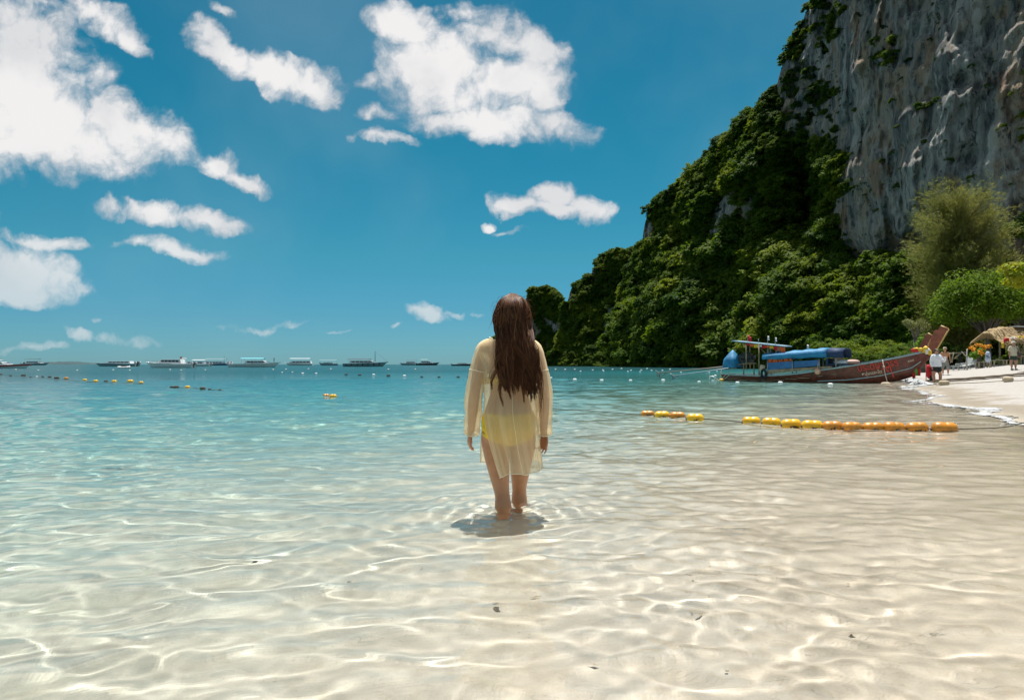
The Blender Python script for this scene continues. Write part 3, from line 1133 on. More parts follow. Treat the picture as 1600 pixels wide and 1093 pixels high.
def remeshed(g, name, voxel, smooth=6, mats=None, parent=None):
    me = g.mesh(name)
    o = link(name, me, None, None)
    r = o.modifiers.new('remesh', 'REMESH')
    r.mode = 'VOXEL'
    r.voxel_size = voxel
    r.use_smooth_shade = True
    sm = o.modifiers.new('smooth', 'SMOOTH')
    sm.factor = .5
    sm.iterations = smooth
    dg = bpy.context.evaluated_depsgraph_get()
    ev = o.evaluated_get(dg)
    me2 = bpy.data.meshes.new_from_object(ev)
    me2.name = name
    bpy.data.objects.remove(o)
    bpy.data.meshes.remove(me)
    return link(name, me2, mats, parent, True)


def head(g, c, s=1.0, face=1, tilt=0.0):
    """head with face; face = +1 looks along +y, -1 along -y"""
    c = Vector(c)
    ellipsoid(g, c + Vector((0, 0, .018 * s)), (.076 * s, .094 * s, .098 * s), 22, 16)
    ellipsoid(g, c + Vector((0, face * .028 * s, -.05 * s)), (.058 * s, .066 * s, .072 * s), 18, 12)
    # nose, brow, lips, chin, ears
    g.tube([c + Vector((0, face * .088 * s, .022 * s)), c + Vector((0, face * .104 * s, -.006 * s)), c + Vector((0, face * .112 * s, -.024 * s)), c + Vector((0, face * .09 * s, -.034 * s))], [.009 * s, .011 * s, .015 * s, .01 * s], 8)
    g.tube([c + Vector((-.045 * s, face * .075 * s, .03 * s)), c + Vector((0, face * .093 * s, .034 * s)), c + Vector((.045 * s, face * .075 * s, .03 * s))], .012 * s, 8)
    g.tube([c + Vector((-.022 * s, face * .083 * s, -.058 * s)), c + Vector((0, face * .094 * s, -.056 * s)), c + Vector((.022 * s, face * .083 * s, -.058 * s))], [.007 * s, .010 * s, .007 * s], 8)
    ellipsoid(g, c + Vector((0, face * .074 * s, -.098 * s)), (.024 * s, .022 * s, .02 * s), 10, 8)
    for sx in (-1, 1):
        ellipsoid(g, c + Vector((sx * .078 * s, -face * .004 * s, -.006 * s)), (.012 * s, .022 * s, .033 * s), 10, 8)


def eyes(parent, c, s=1.0, face=1):
    c = Vector(c)
    for sx in (-1, 1):
        g = Geo()
        ellipsoid(g, c + Vector((sx * .031 * s, face * .079 * s, .006 * s)), (.014 * s, .011 * s, .009 * s), 10, 8)
        g.build('eye', mat('eye dark brown', (.04, .025, .02), .2), parent, True)


# ---------------------------------------------------------------- the woman wading away from the camera
WY = WADE_Y
woman = empty('person', (0, WY, 0), 0, 'woman with long brown hair in sheer cream tunic wading away through clear shallow water', 'person')
g = Geo()
torso(g, [(.385, -.022, -.005, .10, .085), (.43, -.022, -.01, .155, .108), (.49, -.022, -.018, .168, .122), (.56, -.022, -.012, .164, .112), (.64, -.02, -.002, .142, .092), (.72, -.018, .0, .122, .082),
          (.80, -.018, .0, .125, .088), (.90, -.018, .0, .142, .10), (.98, -.018, -.002, .152, .098), (1.02, -.017, -.004, .140, .078), (1.06, -.012, -.004, .09, .062), (1.10, -.008, 0, .062, .058), (1.17, -.002, .012, .050, .052)])
for sx in (-1, 1):   # buttocks
    ellipsoid(g, (-.022 + sx * .078, -.062, .475), (.088, .078, .095))
ellipsoid(g, (-.085, .085, .90), (.06, .05, .06))
ellipsoid(g, (.045, .085, .90), (.06, .05, .06))
HC = (.003, .025, 1.215)
head(g, HC, 1.0, 1)
# arms
LW, RW = (-.262, .03, .492), (.203, .01, .485)
limb(g, [(-.12, -.005, 1.01, .042), (-.168, -.005, .985, .045), (-.198, -.015, .91, .042), (-.232, -.025, .76, .036), (-.248, .0, .64, .036), (*LW, .024), (LW[0] - .004, LW[1] + .004, LW[2] - .03, .022)])
limb(g, [(.085, -.005, 1.01, .042), (.134, -.005, .985, .045), (.164, -.015, .91, .042), (.198, -.025, .76, .036), (.205, -.01, .64, .036), (*RW, .024), (RW[0] + .001, RW[1] + .002, RW[2] - .03, .022)])
hand(g, (LW[0] - .004, LW[1] + .004, LW[2] - .02), (-.12, .12, -1), (1, .25, .1), -1, .98, .55)
hand(g, (RW[0] + .001, RW[1] + .002, RW[2] - .02), (.02, .06, -1), (-.8, -.6, 0), -1, .98, .75)
# legs: the left one trails towards the camera, the right one steps forward
FL = gz(-.05, WY - .15) + .004
FR = gz(.035, WY + .2) + .004
limb(g, [(-.10, -.005, .50, .085), (-.104, -.008, .42, .092), (-.098, -.012, .32, .080), (-.080, -.028, .20, .064), (-.068, -.045, .12, .051), (-.060, -.060, .07, .048), (-.054, -.088, -.01, .054), (-.051, -.12, -.11, .043), (-.050, -.15, FL + .085, .030), (-.05, -.155, FL + .04, .034)], 34, 16)
limb(g, [(.055, .0, .50, .085), (.062, .008, .42, .092), (.060, .03, .32, .079), (.052, .065, .20, .062), (.048, .09, .12, .050), (.047, .10, .07, .047), (.048, .105, -.01, .053), (.046, .135, -.11, .042), (.044, .16, FR + .085, .030), (.044, .165, FR + .04, .034)], 34, 16)
for fx, fy, fz in ((-.05, -.155, FL), (.044, .165, FR)):
    rows = []
    for yy, hw, hh, zc in ((-.055, .022, .022, .026), (-.03, .033, .036, .038), (.03, .036, .038, .040), (.09, .042, .026, .027), (.14, .046, .018, .019), (.18, .036, .012, .014)):
        rows.append([Vector((fx + hw * math.cos(q), fy + yy, fz + zc + hh * math.sin(q))) for q in [2 * math.pi * k / 14 for k in range(14)]])
    g.loft(rows)
body = remeshed(g, 'body', .0062, 5, SKIN, woman)
body.cycles.is_caustics_receiver = True
eyes(woman, HC, 1.0, 1)
bm_v = [v.co.copy() for v in body.data.vertices]
BVH = BVHTree.FromPolygons(bm_v, [tuple(p.vertices) for p in body.data.polygons])


def on_body(phi, z, off, cx=-.02, cy=0.0):
    """point off the body's surface, seen from its axis; phi = 0 at the back, growing to the right"""
    d = Vector((math.sin(phi), -math.cos(phi), 0))
    o = Vector((cx, cy, z))
    # from outside towards the axis, so that the outermost skin is met
    h = BVH.ray_cast(o + d * .184, -d, .25)
    if h[0] is None:
        return o + d * .1
    return Vector(h[0]) + d * off


def wrap(name, ztop, zbot, n, rows, off, mats, phis=(-math.pi, math.pi), parent=None):
    v, f = [], []
    for i in range(rows):
        for k in range(n):
            ph = phis[0] + (phis[1] - phis[0]) * k / (n - 1)
            a, b_ = ztop(ph), zbot(ph)
            v.append(on_body(ph, a + (b_ - a) * i / (rows - 1), off + (.0015 if 0 < i < rows - 1 else -.001)))
    me = quads_mesh(name, [tuple(p) for p in v], grid_faces(rows, n))
    o = link(name, me, mats, parent, True)
    so = o.modifiers.new('solid', 'SOLIDIFY')
    so.thickness = .002
    return o


YEL = mat('yellow swimwear', (.93, .58, .015), .6, var=.12, vscale=30)
bot = wrap('bikini_bottom', lambda p: .600 - .012 * math.cos(p) , lambda p: .60 - .045 - .165 * max(0, math.cos(p * (1.0 if abs(p) < 1.57 else 1.0))) ** .8 - (.12 * max(0, -math.cos(p)) ** .8), 90, 16, .004, YEL, parent=woman)
top_ = wrap('bikini_top', lambda p: .815 + .10 * max(0, -math.cos(p)), lambda p: .778 + .02 * max(0, -math.cos(p)), 80, 7, .004, YEL, parent=woman)

# sheer tunic
m = bpy.data.materials.new('sheer cream knit')
m.use_nodes = True
t = NT(m.node_tree)
b = m.node_tree.nodes['Principled BSDF']
out = m.node_tree.nodes['Material Output']
co = t.n('ShaderNodeTexCoord').outputs['Object']
wv = t.noise(co, 420.0, 2.0, .5)
b.inputs['Base Color'].default_value = (.97, .86, .62, 1)
b.inputs['Roughness'].default_value = .85
b.inputs['Specular IOR Level'].default_value = .1
tl = t.n('ShaderNodeBsdfTranslucent')
tl.inputs['Color'].default_value = (.97, .84, .57, 1)
m1 = t.n('ShaderNodeMixShader')
m1.inputs[0].default_value = .5
t.link(b.outputs[0], m1.inputs[1])
t.link(tl.outputs[0], m1.inputs[2])
tr = t.n('ShaderNodeBsdfTransparent')
tr.inputs['Color'].default_value = (1, .97, .88, 1)
m2 = t.n('ShaderNodeMixShader')
# the knit lets less through where it is seen edge on
lw = t.n('ShaderNodeLayerWeight')
lw.inputs['Blend'].default_value = .35
cover = t.math('ADD', t.math('MULTIPLY', lw.outputs['Facing'], .38), t.lin(wv, .35, .65, .45, .57), clamp=True)
t.link(cover, m2.inputs[0])
t.link(tr.outputs[0], m2.inputs[1])
t.link(m1.outputs[0], m2.inputs[2])
t.link(m2.outputs[0], out.inputs[0])
bp = t.n('ShaderNodeBump')
bp.inputs['Strength'].default_value = .25
bp.inputs['Distance'].default_value = .002
t.link(wv, bp.inputs['Height'])
t.link(bp.outputs[0], b.inputs['Normal'])
KNIT = m
KNIT_HEM = mat('cream knit hem', (.92, .84, .60), .85, spec=.1)

A_ = curve([(.15, .190), (.30, .184), (.45, .178), (.6, .168), (.7, .163), (.8, .168), (.9, .178), (.97, .196), (1.02, .192), (1.042, .172), (1.054, .150), (1.062, .125)])
Bb = curve([(.15, .165), (.30, .163), (.42, .176), (.5, .178), (.6, .158), (.7, .122), (.8, .116), (.9, .118), (.97, .112), (1.02, .092), (1.05, .076), (1.062, .072)])
CX = curve([(.15, .0), (.4, -.012), (.7, -.014), (1.06, -.018)])


def panel(name, back):
    nu, nv = 72, 84
    u = np.linspace(-1, 1, nu)[None, :]
    v = np.linspace(0, 1, nv)[:, None]
    if back:
        hem = .187 + (u + 1) * .5 * .085 + .012 * np.sin((u + 1) * 3)
    else:
        hem = .262 + (1 - u) * 0 + .010 * np.sin(u * 4)
    ztop = 1.062 - .012 * (1 - u ** 2) * (1 if back else 3)
    z = ztop + .012 * np.clip(np.abs(u) * 1.6 - .5, 0, 1) * np.clip(1 - v * 10, 0, 1) + (hem - ztop) * v
    A, B, C = A_(z), Bb(z), CX(z)
    slit = np.clip((.60 - z) / .42, 0, 1)
    if back:
        # left edge sweeps inwards below the slit, the right one hangs straight
        xl = C - A + .115 * slit ** 1.15
        xr = C + A + .012 * slit
    else:
        xl = C - A - .018 * slit
        xr = C + A + .02 * slit
    uu_ = u * (1 - .0 * v)
    x = xl + (xr - xl) * (np.sin(u * math.pi / 2 * .96) / math.sin(math.pi / 2 * .96) + 1) / 2
    prof = np.sqrt(np.clip(1 - np.clip(np.abs(u), 0, 1) ** 2.3, 0, 1))
    free = slit ** .7
    edge_y = free * .05 * (1 if back else .8)
    y = -(B * prof + edge_y * (1 - prof)) if back else (B * .95 * prof + edge_y * (1 - prof))
    low_ = sstep(v, .1, 1)
    fold = (.024 * np.sin(u * 8 + 1.2 * np.sin(v * 4) + v * 1.5 + (0 if back else 2)) + .013 * np.sin(u * 17 + v * 3 + 2)) * low_ + .028 * fbm(u * 3.5 + (0 if back else 9), v * 1.6, 0 * u * v, 4)
    pull = .006 * np.sin((u * 3 + v * 14)) * np.exp(-((v - .35) / .2) ** 2) * np.clip(1.2 - np.abs(u), 0, 1)
    fold = fold + .022 * low_
    y = y + (-1 if back else 1) * (np.maximum(fold, -.008) * (.35 + .65 * prof) + pull)
    x = x + .006 * fbm(u * 3, v * 5, 0 * u * v + 3, 3) * low_
    return np.stack(np.broadcast_arrays(x, y, z), -1), nu, nv


edges = []
tun = None
for back in (True, False):
    P_, nu, nv = panel('tunic', back)
    o = link('back_panel' if back else 'front_panel', quads_mesh('panel', P_, grid_faces(nv, nu)), KNIT, None, True)
    if tun is None:
        tun = empty('tunic', (0, 0, 0))
        tun.parent = woman
    o.parent = tun
    k0 = int(nv * .56)
    if back:
        ge = Geo()
        ge.tube([Vector(P_[i, nu // 2 + 2]) + Vector((0, -.001, 0)) for i in range(int(nv * .42), nv)], .0016, 5)
        ge.build('back_seam', KNIT_HEM, tun, True)
    for nm, pts, rr_ in (('hem', P_[-1], .0028), ('slit_edge', P_[k0:, 0], .0024), ('slit_edge', P_[k0:, nu - 1], .0024), ('neckline', P_[0], .003)):
        ge = Geo()
        ge.tube([Vector(q) for q in pts], rr_, 6)
        ge.build(nm, KNIT_HEM, tun, True)


def sleeve(pts, cuff, seed, name='sleeve'):
    S = spline(pts, 60)
    n = 34
    v = []
    up = Vector((0, 1, 0))
    for i, p in enumerate(S):
        tdir = Vector(S[min(i + 1, 59)][:3] - S[max(i - 1, 0)][:3]).normalized()
        a = (up - tdir * up.dot(tdir)).normalized()
        s = tdir.cross(a)
        f = i / 59
        for k in range(n):
            q = 2 * math.pi * k / n
            w = 1 + .30 * float(fbm(np.array(math.cos(q) * 1.2 + seed), np.array(math.sin(q) * 1.2), np.array(f * 5.0), 3)) * min(1, f * 4) + .10 * math.sin(f * 38 + 2.5 * math.sin(q + seed)) * sstep(np.array(f), .45, .95)
            w *= 1.0 if f < .96 else 1 - (f - .96) * 3
            v.append(Vector(p[:3]) + (a * math.cos(q) * .95 + s * math.sin(q)) * p[3] * float(w))
    me = quads_mesh(name, [tuple(q) for q in v], grid_faces(60, n, True))
    o = link(name, me, KNIT, tun, True)
    for i in (22, 59):
        rg = [v[i * n + k] for k in range(n)]
        rg.append(rg[0])
        ge = Geo()
        ge.tube(rg, .003 if i == 59 else .0026, 6, caps=False)
        se = ge.build('cuff_edge' if i == 59 else 'shoulder_seam', KNIT_HEM, tun, True)
    return o


sleeve([(-.100, -.004, 1.012, .052), (-.152, -.006, .992, .068), (-.188, -.012, .93, .062), (-.222, -.022, .80, .056), (-.241, -.012, .68, .056), (-.253, .010, .56, .053), (-.260, .028, .468, .047), (-.262, .032, .448, .045)], 0, 1.0)
sleeve([(.070, -.004, 1.012, .052), (.120, -.006, .992, .068), (.156, -.012, .93, .062), (.188, -.022, .80, .056), (.201, -.014, .68, .055), (.204, -.002, .56, .052), (.203, .008, .468, .046), (.203, .010, .448, .045)], 0, 5.0)

# hair: many separate strands gathered into locks
m = bpy.data.materials.new('long brown hair')
m.use_nodes = True
t = NT(m.node_tree)
b = m.node_tree.nodes['Principled BSDF']
out = m.node_tree.nodes['Material Output']
isl = t.n('ShaderNodeNewGeometry').outputs['Random Per Island']
hc = t.ramp(isl, [(0, (.055, .018, .007)), (.5, (.11, .040, .015)), (.85, (.20, .08, .032)), (1, (.36, .18, .08))])
t.link(hc, b.inputs['Base Color'])
b.inputs['Roughness'].default_value = .5
b.inputs['Specular IOR Level'].default_value = .25
tl = t.n('ShaderNodeBsdfTranslucent')
tl.inputs['Color'].default_value = (.42, .13, .045, 1)
mx = t.n('ShaderNodeMixShader')
mx.inputs[0].default_value = .22
t.link(b.outputs[0], mx.inputs[1])
t.link(tl.outputs[0], mx.inputs[2])
t.link(mx.outputs[0], out.inputs[0])
HAIR = m
hr = np.random.default_rng(77)
g = Geo()
ellipsoid(g, (HC[0], HC[1] - .010, HC[2] + .020), (.081, .089, .095), 24, 18)
cxh = curve([(.6, .055), (.72, .050), (.9, .028), (1.06, .014), (1.22, .004), (1.35, .004)])
hwh = curve([(.6, .078), (.72, .089), (.9, .096), (1.06, .100), (1.15, .104), (1.22, .104), (1.26, .100), (1.29, .092), (1.315, .076), (1.33, .060), (1.34, .042), (1.347, .016)])
ybk = curve([(.6, -.20), (.72, -.188), (.85, -.172), (.95, -.160), (1.05, -.140), (1.15, -.118), (1.22, -.108), (1.27, -.092), (1.30, -.070), (1.32, -.045), (1.335, -.015), (1.347, .02)])
# verts of locks
NL = 130
for k in range(NL):
    s0 = -1 + 2 * (k + hr.random()) / NL
    depth = hr.random()
    zend = .775 + .045 * hr.normal() - .02 * (s0 > .5) + .10 * max(0, abs(s0) - .86) * 4 * hr.random()
    if hr.random() < .12:
        zend -= .04
    wig = hr.normal(size=4)
    for j in range(20):
        ds = hr.normal() * .055
        dd = depth + hr.normal() * .16
        pts, rad = [], []
        N = 19
        ze = zend + abs(hr.normal()) * .03
        for i in range(N):
            f = i / (N - 1)
            z = 1.347 - (1.347 - ze) * f ** 1.35
            conv = 1 - .75 * sstep(np.array(f), .55, 1.0)
            s = s0 + ds * float(conv)
            th = max(-1.45, min(1.45, s * 1.45))
            hw, yb = float(hwh(z)), float(ybk(z))
            below = float(sstep(np.array(z), 1.16, 1.02))
            x = float(cxh(z)) + hw * (math.sin(th) / .993) * (1.0 + .02 * dd)
            fr_y = HC[1] + .035
            # round the head the strands wrap forward at the sides, lower down they lie on the back
            yw = yb + (fr_y - yb) * (1 - math.cos(th)) * (1 - below) + below * .03 * (1 - math.cos(th))
            y = yw - .012 * dd * (1 if below > .5 else .6)
            x += .034 * f ** 1.3 * wig[0] * math.sin(f * 10 + wig[1] * 2) + .005 * math.sin(f * 13 + j + wig[2])
            y += .014 * f * wig[2] * math.sin(f * 9 + wig[3] * 2)
            z += .004 * hr.normal() * (i == 0)
            pts.append((x, y, z))
            rad.append(.0027 * (1 - .72 * f ** 3))
        g.tube([Vector(p) for p in pts], rad, 3, caps=False)
# hair falling forward from the crown, framing the face
for k in range(70):
    sd = -1 if k % 2 else 1
    th0 = hr.uniform(.15, 1.5)
    ze = hr.uniform(1.0, 1.12) if th0 > .75 else hr.uniform(1.275, 1.29)
    for j in range(12):
        th = min(1.52, th0 + hr.normal() * .08) * sd
        pts = []
        for i in range(11):
            f = i / 10
            z = 1.347 - (1.347 - ze) * f ** 1.3
            fr_ = math.sqrt(max(0.0, 1 - min(1.0, max(0.0, (z - 1.235) / .114)) ** 2))
            hw = float(hwh(z))
            ths = th if z > 1.22 else math.copysign(max(abs(th), 1.0), sd)
            pts.append(Vector((.004 + hw * math.sin(ths), .018 + (.098 * fr_ + .004) * math.cos(ths) * (1 if z > 1.2 else .75) + .002 * hr.normal(), z)))
        g.tube(pts, [.0026] * 7 + [.0022, .0018, .0013, .0007], 3, caps=False)
# flyaway wisps at the crown, the sides and over the right shoulder
for k in range(70):
    sd = -1 if k % 2 else 1
    z0 = hr.uniform(1.17, 1.335)
    hw = float(hwh(z0))
    p = np.array((.004 + hw * sd * hr.uniform(.55, .98), float(ybk(z0)) * .6 - .01, z0))
    L = hr.uniform(.04, .10)
    d1 = np.array((sd * hr.uniform(.35, .9), hr.uniform(-.4, .1), hr.uniform(-.1, .5)))
    pts = [p, p + d1 * L * .35, p + d1 * L * .6 + np.array((0, 0, -.25 * L)), p + d1 * L * .7 + np.array((sd * .1 * L, 0, -.75 * L))]
    g.tube([Vector(q) for q in spline([tuple(q) for q in pts], 10)], [.0009] * 7 + [.0007, .0005, .0004], 3, caps=False)
# loose locks swept across the crown
for k in range(60):
    a0 = hr.uniform(-.9, .9)
    pts = []
    for i in range(9):
        f = i / 8
        z = 1.338 - .17 * f + .012 * math.sin(f * 6 + k)
        th = a0 + (.5 if k % 2 else -.5) * f * hr.uniform(.7, 1.0)
        th = max(-1.5, min(1.5, th))
        pts.append(Vector((.004 + (float(hwh(z)) + .004) * math.sin(th), float(ybk(z)) * math.cos(th * .8) - .007 + (1 - math.cos(th)) * .05, z)))
    g.tube(pts, [.0022, .0024, .0024, .0024, .0022, .002, .0017, .0013, .0007], 3, caps=False)
for k in range(26):
    z0 = hr.uniform(.85, 1.05)
    p = Vector((.125 + hr.normal() * .006, -.13, z0))
    pts = [p, p + Vector((.02 + .02 * hr.random(), -.01, -.08)), p + Vector((.035 + .03 * hr.random(), -.025, -.17 - .05 * hr.random())), p + Vector((.03 + .04 * hr.random(), -.03, -.26 - .06 * hr.random()))]
    g.tube([Vector(q) for q in spline(pts, 9)], [.0014] * 5 + [.0012, .001, .0008, .0005], 3, caps=False)
g.build('hair', HAIR, woman, True)
# ------------------------------------------------------------------ long-tail boats at the beach
WOOD_RED = mat('varnished red brown planking', (.15, .030, .014), .38, var=.55, vscale=5, bump=.25, bscale=14, coat=.25)
WOOD_PROW = mat('red brown prow timber', (.30, .085, .04), .45, var=.35, vscale=6, bump=.2, bscale=20)
WOOD_TAN = mat('weathered tan boards', (.34, .25, .16), .8, var=.4, vscale=4, bump=.3, bscale=25)
RAIL = mat('pale blue green rail paint', (.34, .47, .47), .5, var=.25, vscale=8)
BLUE_TARP = mat('bright blue tarpaulin', (.015, .21, .42), .62, var=.35, vscale=2.5, bump=.9, bscale=5)
BLUE_DARK = mat('navy canvas', (.012, .035, .10), .7)
BLUE_PANEL = mat('blue painted side boards', (.03, .15, .36), .5, var=.3, vscale=3)
IRON = mat('greasy engine iron', (.06, .06, .06), .5, metal=.5, var=.5, vscale=12)
STEEL = mat('grey steel pipe', (.30, .31, .31), .4, metal=.8)
RUBBER = mat('black rubber', (.015, .015, .016), .8)
ORANGE = mat('orange life vest nylon', (.80, .14, .02), .65, var=.25, vscale=12)
WHITE = mat('white paint', (.78, .78, .76), .45, var=.1, vscale=2)
ROPE = mat('pale rope', (.55, .50, .40), .85, var=.3, vscale=30)
ROPE_DARK = mat('dark wet rope', (.07, .06, .04), .8)
RED_CLOTH = mat('red cloth', (.55, .02, .02), .7, var=.2, vscale=15)
YEL_CLOTH = mat('yellow cloth', (.75, .50, .03), .7, var=.2, vscale=15)
GREEN_CLOTH = mat('green cloth', (.06, .40, .05), .7)
WHITE_CLOTH = mat('white cloth', (.78, .76, .72), .8)
LET_RED = mat('red lettering paint', (.62, .045, .025), .5)
LET_WHITE = mat('cream lettering paint', (.72, .62, .46), .5)


class BoatFrame:
    def __init__(self, A, B):
        self.A, self.B = np.array(A, float), np.array(B, float)
        d = self.B - self.A
        self.L = float(np.hypot(*d))
        self.d = d / self.L
        self.n = np.array([-self.d[1], self.d[0]])          # left of the heading, away from the camera

    def loc(self, px, py, yl):
        """boat coordinates of the point seen at a pixel, in the plane yl to the left of the keel"""
        u = (px - 800.0) / F
        a = self.A + self.n * yl
        x = (u * a[1] - a[0]) / (self.d[0] - u * self.d[1])
        Yw = a[1] + self.d[1] * x
        return Vector((x, yl, at(px, py, Yw).z))

    def root(self, name, label, cat, group=None):
        return empty(name, (self.A[0], self.A[1], 0), math.atan2(self.d[1], self.d[0]), label, cat, group)

    def world(self, p):
        q = self.A + self.d * p.x + self.n * p.y
        return Vector((q[0], q[1], p.z))


def text_mesh(name, body, size, mats, parent, M, extrude=.004):
    cu = bpy.data.curves.new(name, 'FONT')
    cu.body = body
    cu.size = size
    cu.extrude = extrude
    tmp = bpy.data.objects.new(name, cu)
    COL.objects.link(tmp)
    dg = bpy.context.evaluated_depsgraph_get()
    me = bpy.data.meshes.new_from_object(tmp.evaluated_get(dg))
    me.name = name
    bpy.data.objects.remove(tmp)
    bpy.data.curves.remove(cu)
    me.transform(M)
    return link(name, me, mats, parent)


BF = BoatFrame((11.30 + .5, 36.9 + .62), (18.70 + .5, 30.9 + .62))
GUN = [(1127, 584.5), (1165, 587), (1200, 587.5), (1240, 585), (1270, 581), (1300, 576.5), (1350, 569), (1400, 560), (1440, 551.5), (1453, 547.5)]
HB = curve([(0, .55), (2.0, .74), (5.0, .80), (7.0, .66), (8.6, .34), (9.4, .10), (10.5, .05)])


def longtail_hull(bf, gun_pts, root, planks=6, shift=0.0):
    st = []
    for px, py in gun_pts:
        hb = .75
        for _ in range(3):
            p = bf.loc(px, py, -hb)
            hb = float(HB(p.x))
        st.append((p.x, p.z, hb))
    st = spline(st, 44)
    xe = st[-1][0]
    keel = curve([(-.2, -.22), (6.3, -.30), (7.6, -.12), (xe - .75, .30), (xe - .28, .85), (xe, 1.22)])
    outer, inner = [], []
    ns = 4 * planks
    for x, zg, hb in st:
        zk = float(keel(x))
        row = []
        for k in range(ns + 1):
            f = k / ns
            q = f * planks
            lip = .010 * (1 - (q - math.floor(q))) * (1 if 0 < f < 1 else 0)     # clinker steps
            w = hb * (f ** .42) * (.97 + .03 * f)
            row.append((w - lip + .012, zk + (zg - zk) * f))
        outer.append([Vector((x, -w, z)) for w, z in row[::-1]] + [Vector((x, w, z)) for w, z in row[1:]])
        inner.append([Vector((x, -max(0, w - .06), max(z, zk + .12) if f_ else z)) for f_, (w, z) in enumerate(row[::-1])] + [Vector((x, max(0, w - .06), max(z, zk + .12))) for w, z in row[1:]])
    g = Geo()
    g.loft(outer, closed=False, caps=False)
    g.loft([r[::-1] for r in inner], closed=False, caps=False)
    # transom
    n = len(outer[0])
    g.add(outer[0], [tuple(range(n))])
    hull = g.build('hull', WOOD_RED, root, True)
    md = hull.modifiers.new('edge', 'EDGE_SPLIT')
    md.split_angle = R_(40)
    for sgn in (-1, 1):
        gr = Geo()
        gr.loft([[Vector((x + 0 * a, sgn * (hb + .012 + a), zg + c)) for a, c in ((-.075, .0), (.03, .0), (.03, .055), (-.075, .055))][::sgn] for x, zg, hb in st])
        gr.build('rail', RAIL, root)
        gr = Geo()
        low = [(x, float(keel(x)) + (zg - float(keel(x))) * .42, hb) for x, zg, hb in st[20:39]]
        gr.loft([[Vector((x, sgn * (hb * (.42 ** .42) + .005 + a), z + c)) for a, c in ((-.02, -.025), (.04, -.02), (.04, .02), (-.02, .025))][::sgn] for x, z, hb in low])
        gr.build('rubbing_strip', RAIL, root)
    gd = Geo()
    for k in range(13):
        x = .5 + k * .62
        i = int(np.argmin(np.abs(st[:, 0] - x)))
        gd.box((x, 0, st[i][1] - .22), (.54, st[i][2] * 1.75, .03))
    gd.build('floor_boards', WOOD_TAN, root)
    for x in (.4, 7.0, 8.2):
        gt = Geo()
        i = int(np.argmin(np.abs(st[:, 0] - x)))
        gt.box((x, 0, st[i][1] - .03), (.22, st[i][2] * 1.85, .05))
        gt.build('thwart', WOOD_TAN, root)
    return st


def prow_board(bf, poly, root, width=.13):
    pts = [bf.loc(px, py, 0) for px, py in poly]
    g = Geo()
    n = len(pts)
    vs = [p + Vector((0, -width / 2, 0)) for p in pts] + [p + Vector((0, width / 2, 0)) for p in pts]
    fs = [tuple(range(n)), tuple(range(2 * n - 1, n - 1, -1))] + [(i, i + n, (i + 1) % n + n, (i + 1) % n) for i in range(n)]
    g.add(vs, fs)
    o = g.build('prow', WOOD_PROW, root, bevel=.012)
    ge = Geo()
    a, b_ = pts[-2], pts[-1]
    off = Vector((.03, 0, -.02))
    ge.tube([a + off * .5, b_ + off * .5], .045, 6)
    ge.tube([pts[-3], pts[-2]], .04, 6)
    ge.build('prow_edge', mat('yellow ochre edge paint', (.55, .36, .10), .5), o, True)
    return pts


lt = BF.root('longtail_boat', 'red brown wooden longtail boat with blue canopy and red lettering moored at the beach', 'boat', 'wooden longtail boats')
HULL_ST = longtail_hull(BF, GUN, lt)
prow_board(BF, [(1446, 553), (1460, 517), (1463, 514.5), (1466, 516.5), (1470.5, 509), (1482.5, 513.5), (1456, 556)], lt)

# painted writing on the near side of the hull
def side_matrix(px, py, px2, py2):
    hb = .7
    for _ in range(3):
        p = BF.loc(px, py, -hb)
        hb = float(HB(p.x)) + .035
    p = BF.loc(px, py, -hb)
    q = BF.loc(px2, py2, -(float(HB(BF.loc(px2, py2, -hb).x)) + .035))
    e1 = (q - p)
    ln = e1.length
    e1.normalize()
    up = Vector((0, -.10, 1)).normalized()
    e2 = (up - e1 * up.dot(e1)).normalized()
    e3 = e1.cross(e2)
    return Matrix(((e1.x, e2.x, e3.x, p.x), (e1.y, e2.y, e3.y, p.y), (e1.z, e2.z, e3.z, p.z), (0, 0, 0, 1))), ln


def side_text(name, body, px, py, px2, py2, mats, sx=1.0):
    M, ln = side_matrix(px, py, px2, py2)
    o = text_mesh(name, body, 1.0, mats, lt, Matrix.Identity(4))
    xs = [v.co.x for v in o.data.vertices]
    if not xs:
        return o
    k = ln / (max(xs) - min(xs))
    o.data.transform(M @ Matrix.Diagonal((k, k * sx, 1, 1)) @ Matrix.Translation((-min(xs), 0, 0)))
    return o


side_text('lettering', 'ประดิษฐ์วรร', 1341, 580.5, 1404, 570.5, LET_RED, 1.25)
side_text('lettering', 'หนุ่มและโต', 1347, 586.5, 1378, 582.5, LET_WHITE, 1.0)
side_text('lettering', 'ๆ', 1387, 586, 1395, 584, LET_RED, 1.5)
side_text('lettering', 'AAAI', 1418.5, 566, 1428, 563.5, LET_WHITE, 1.1)

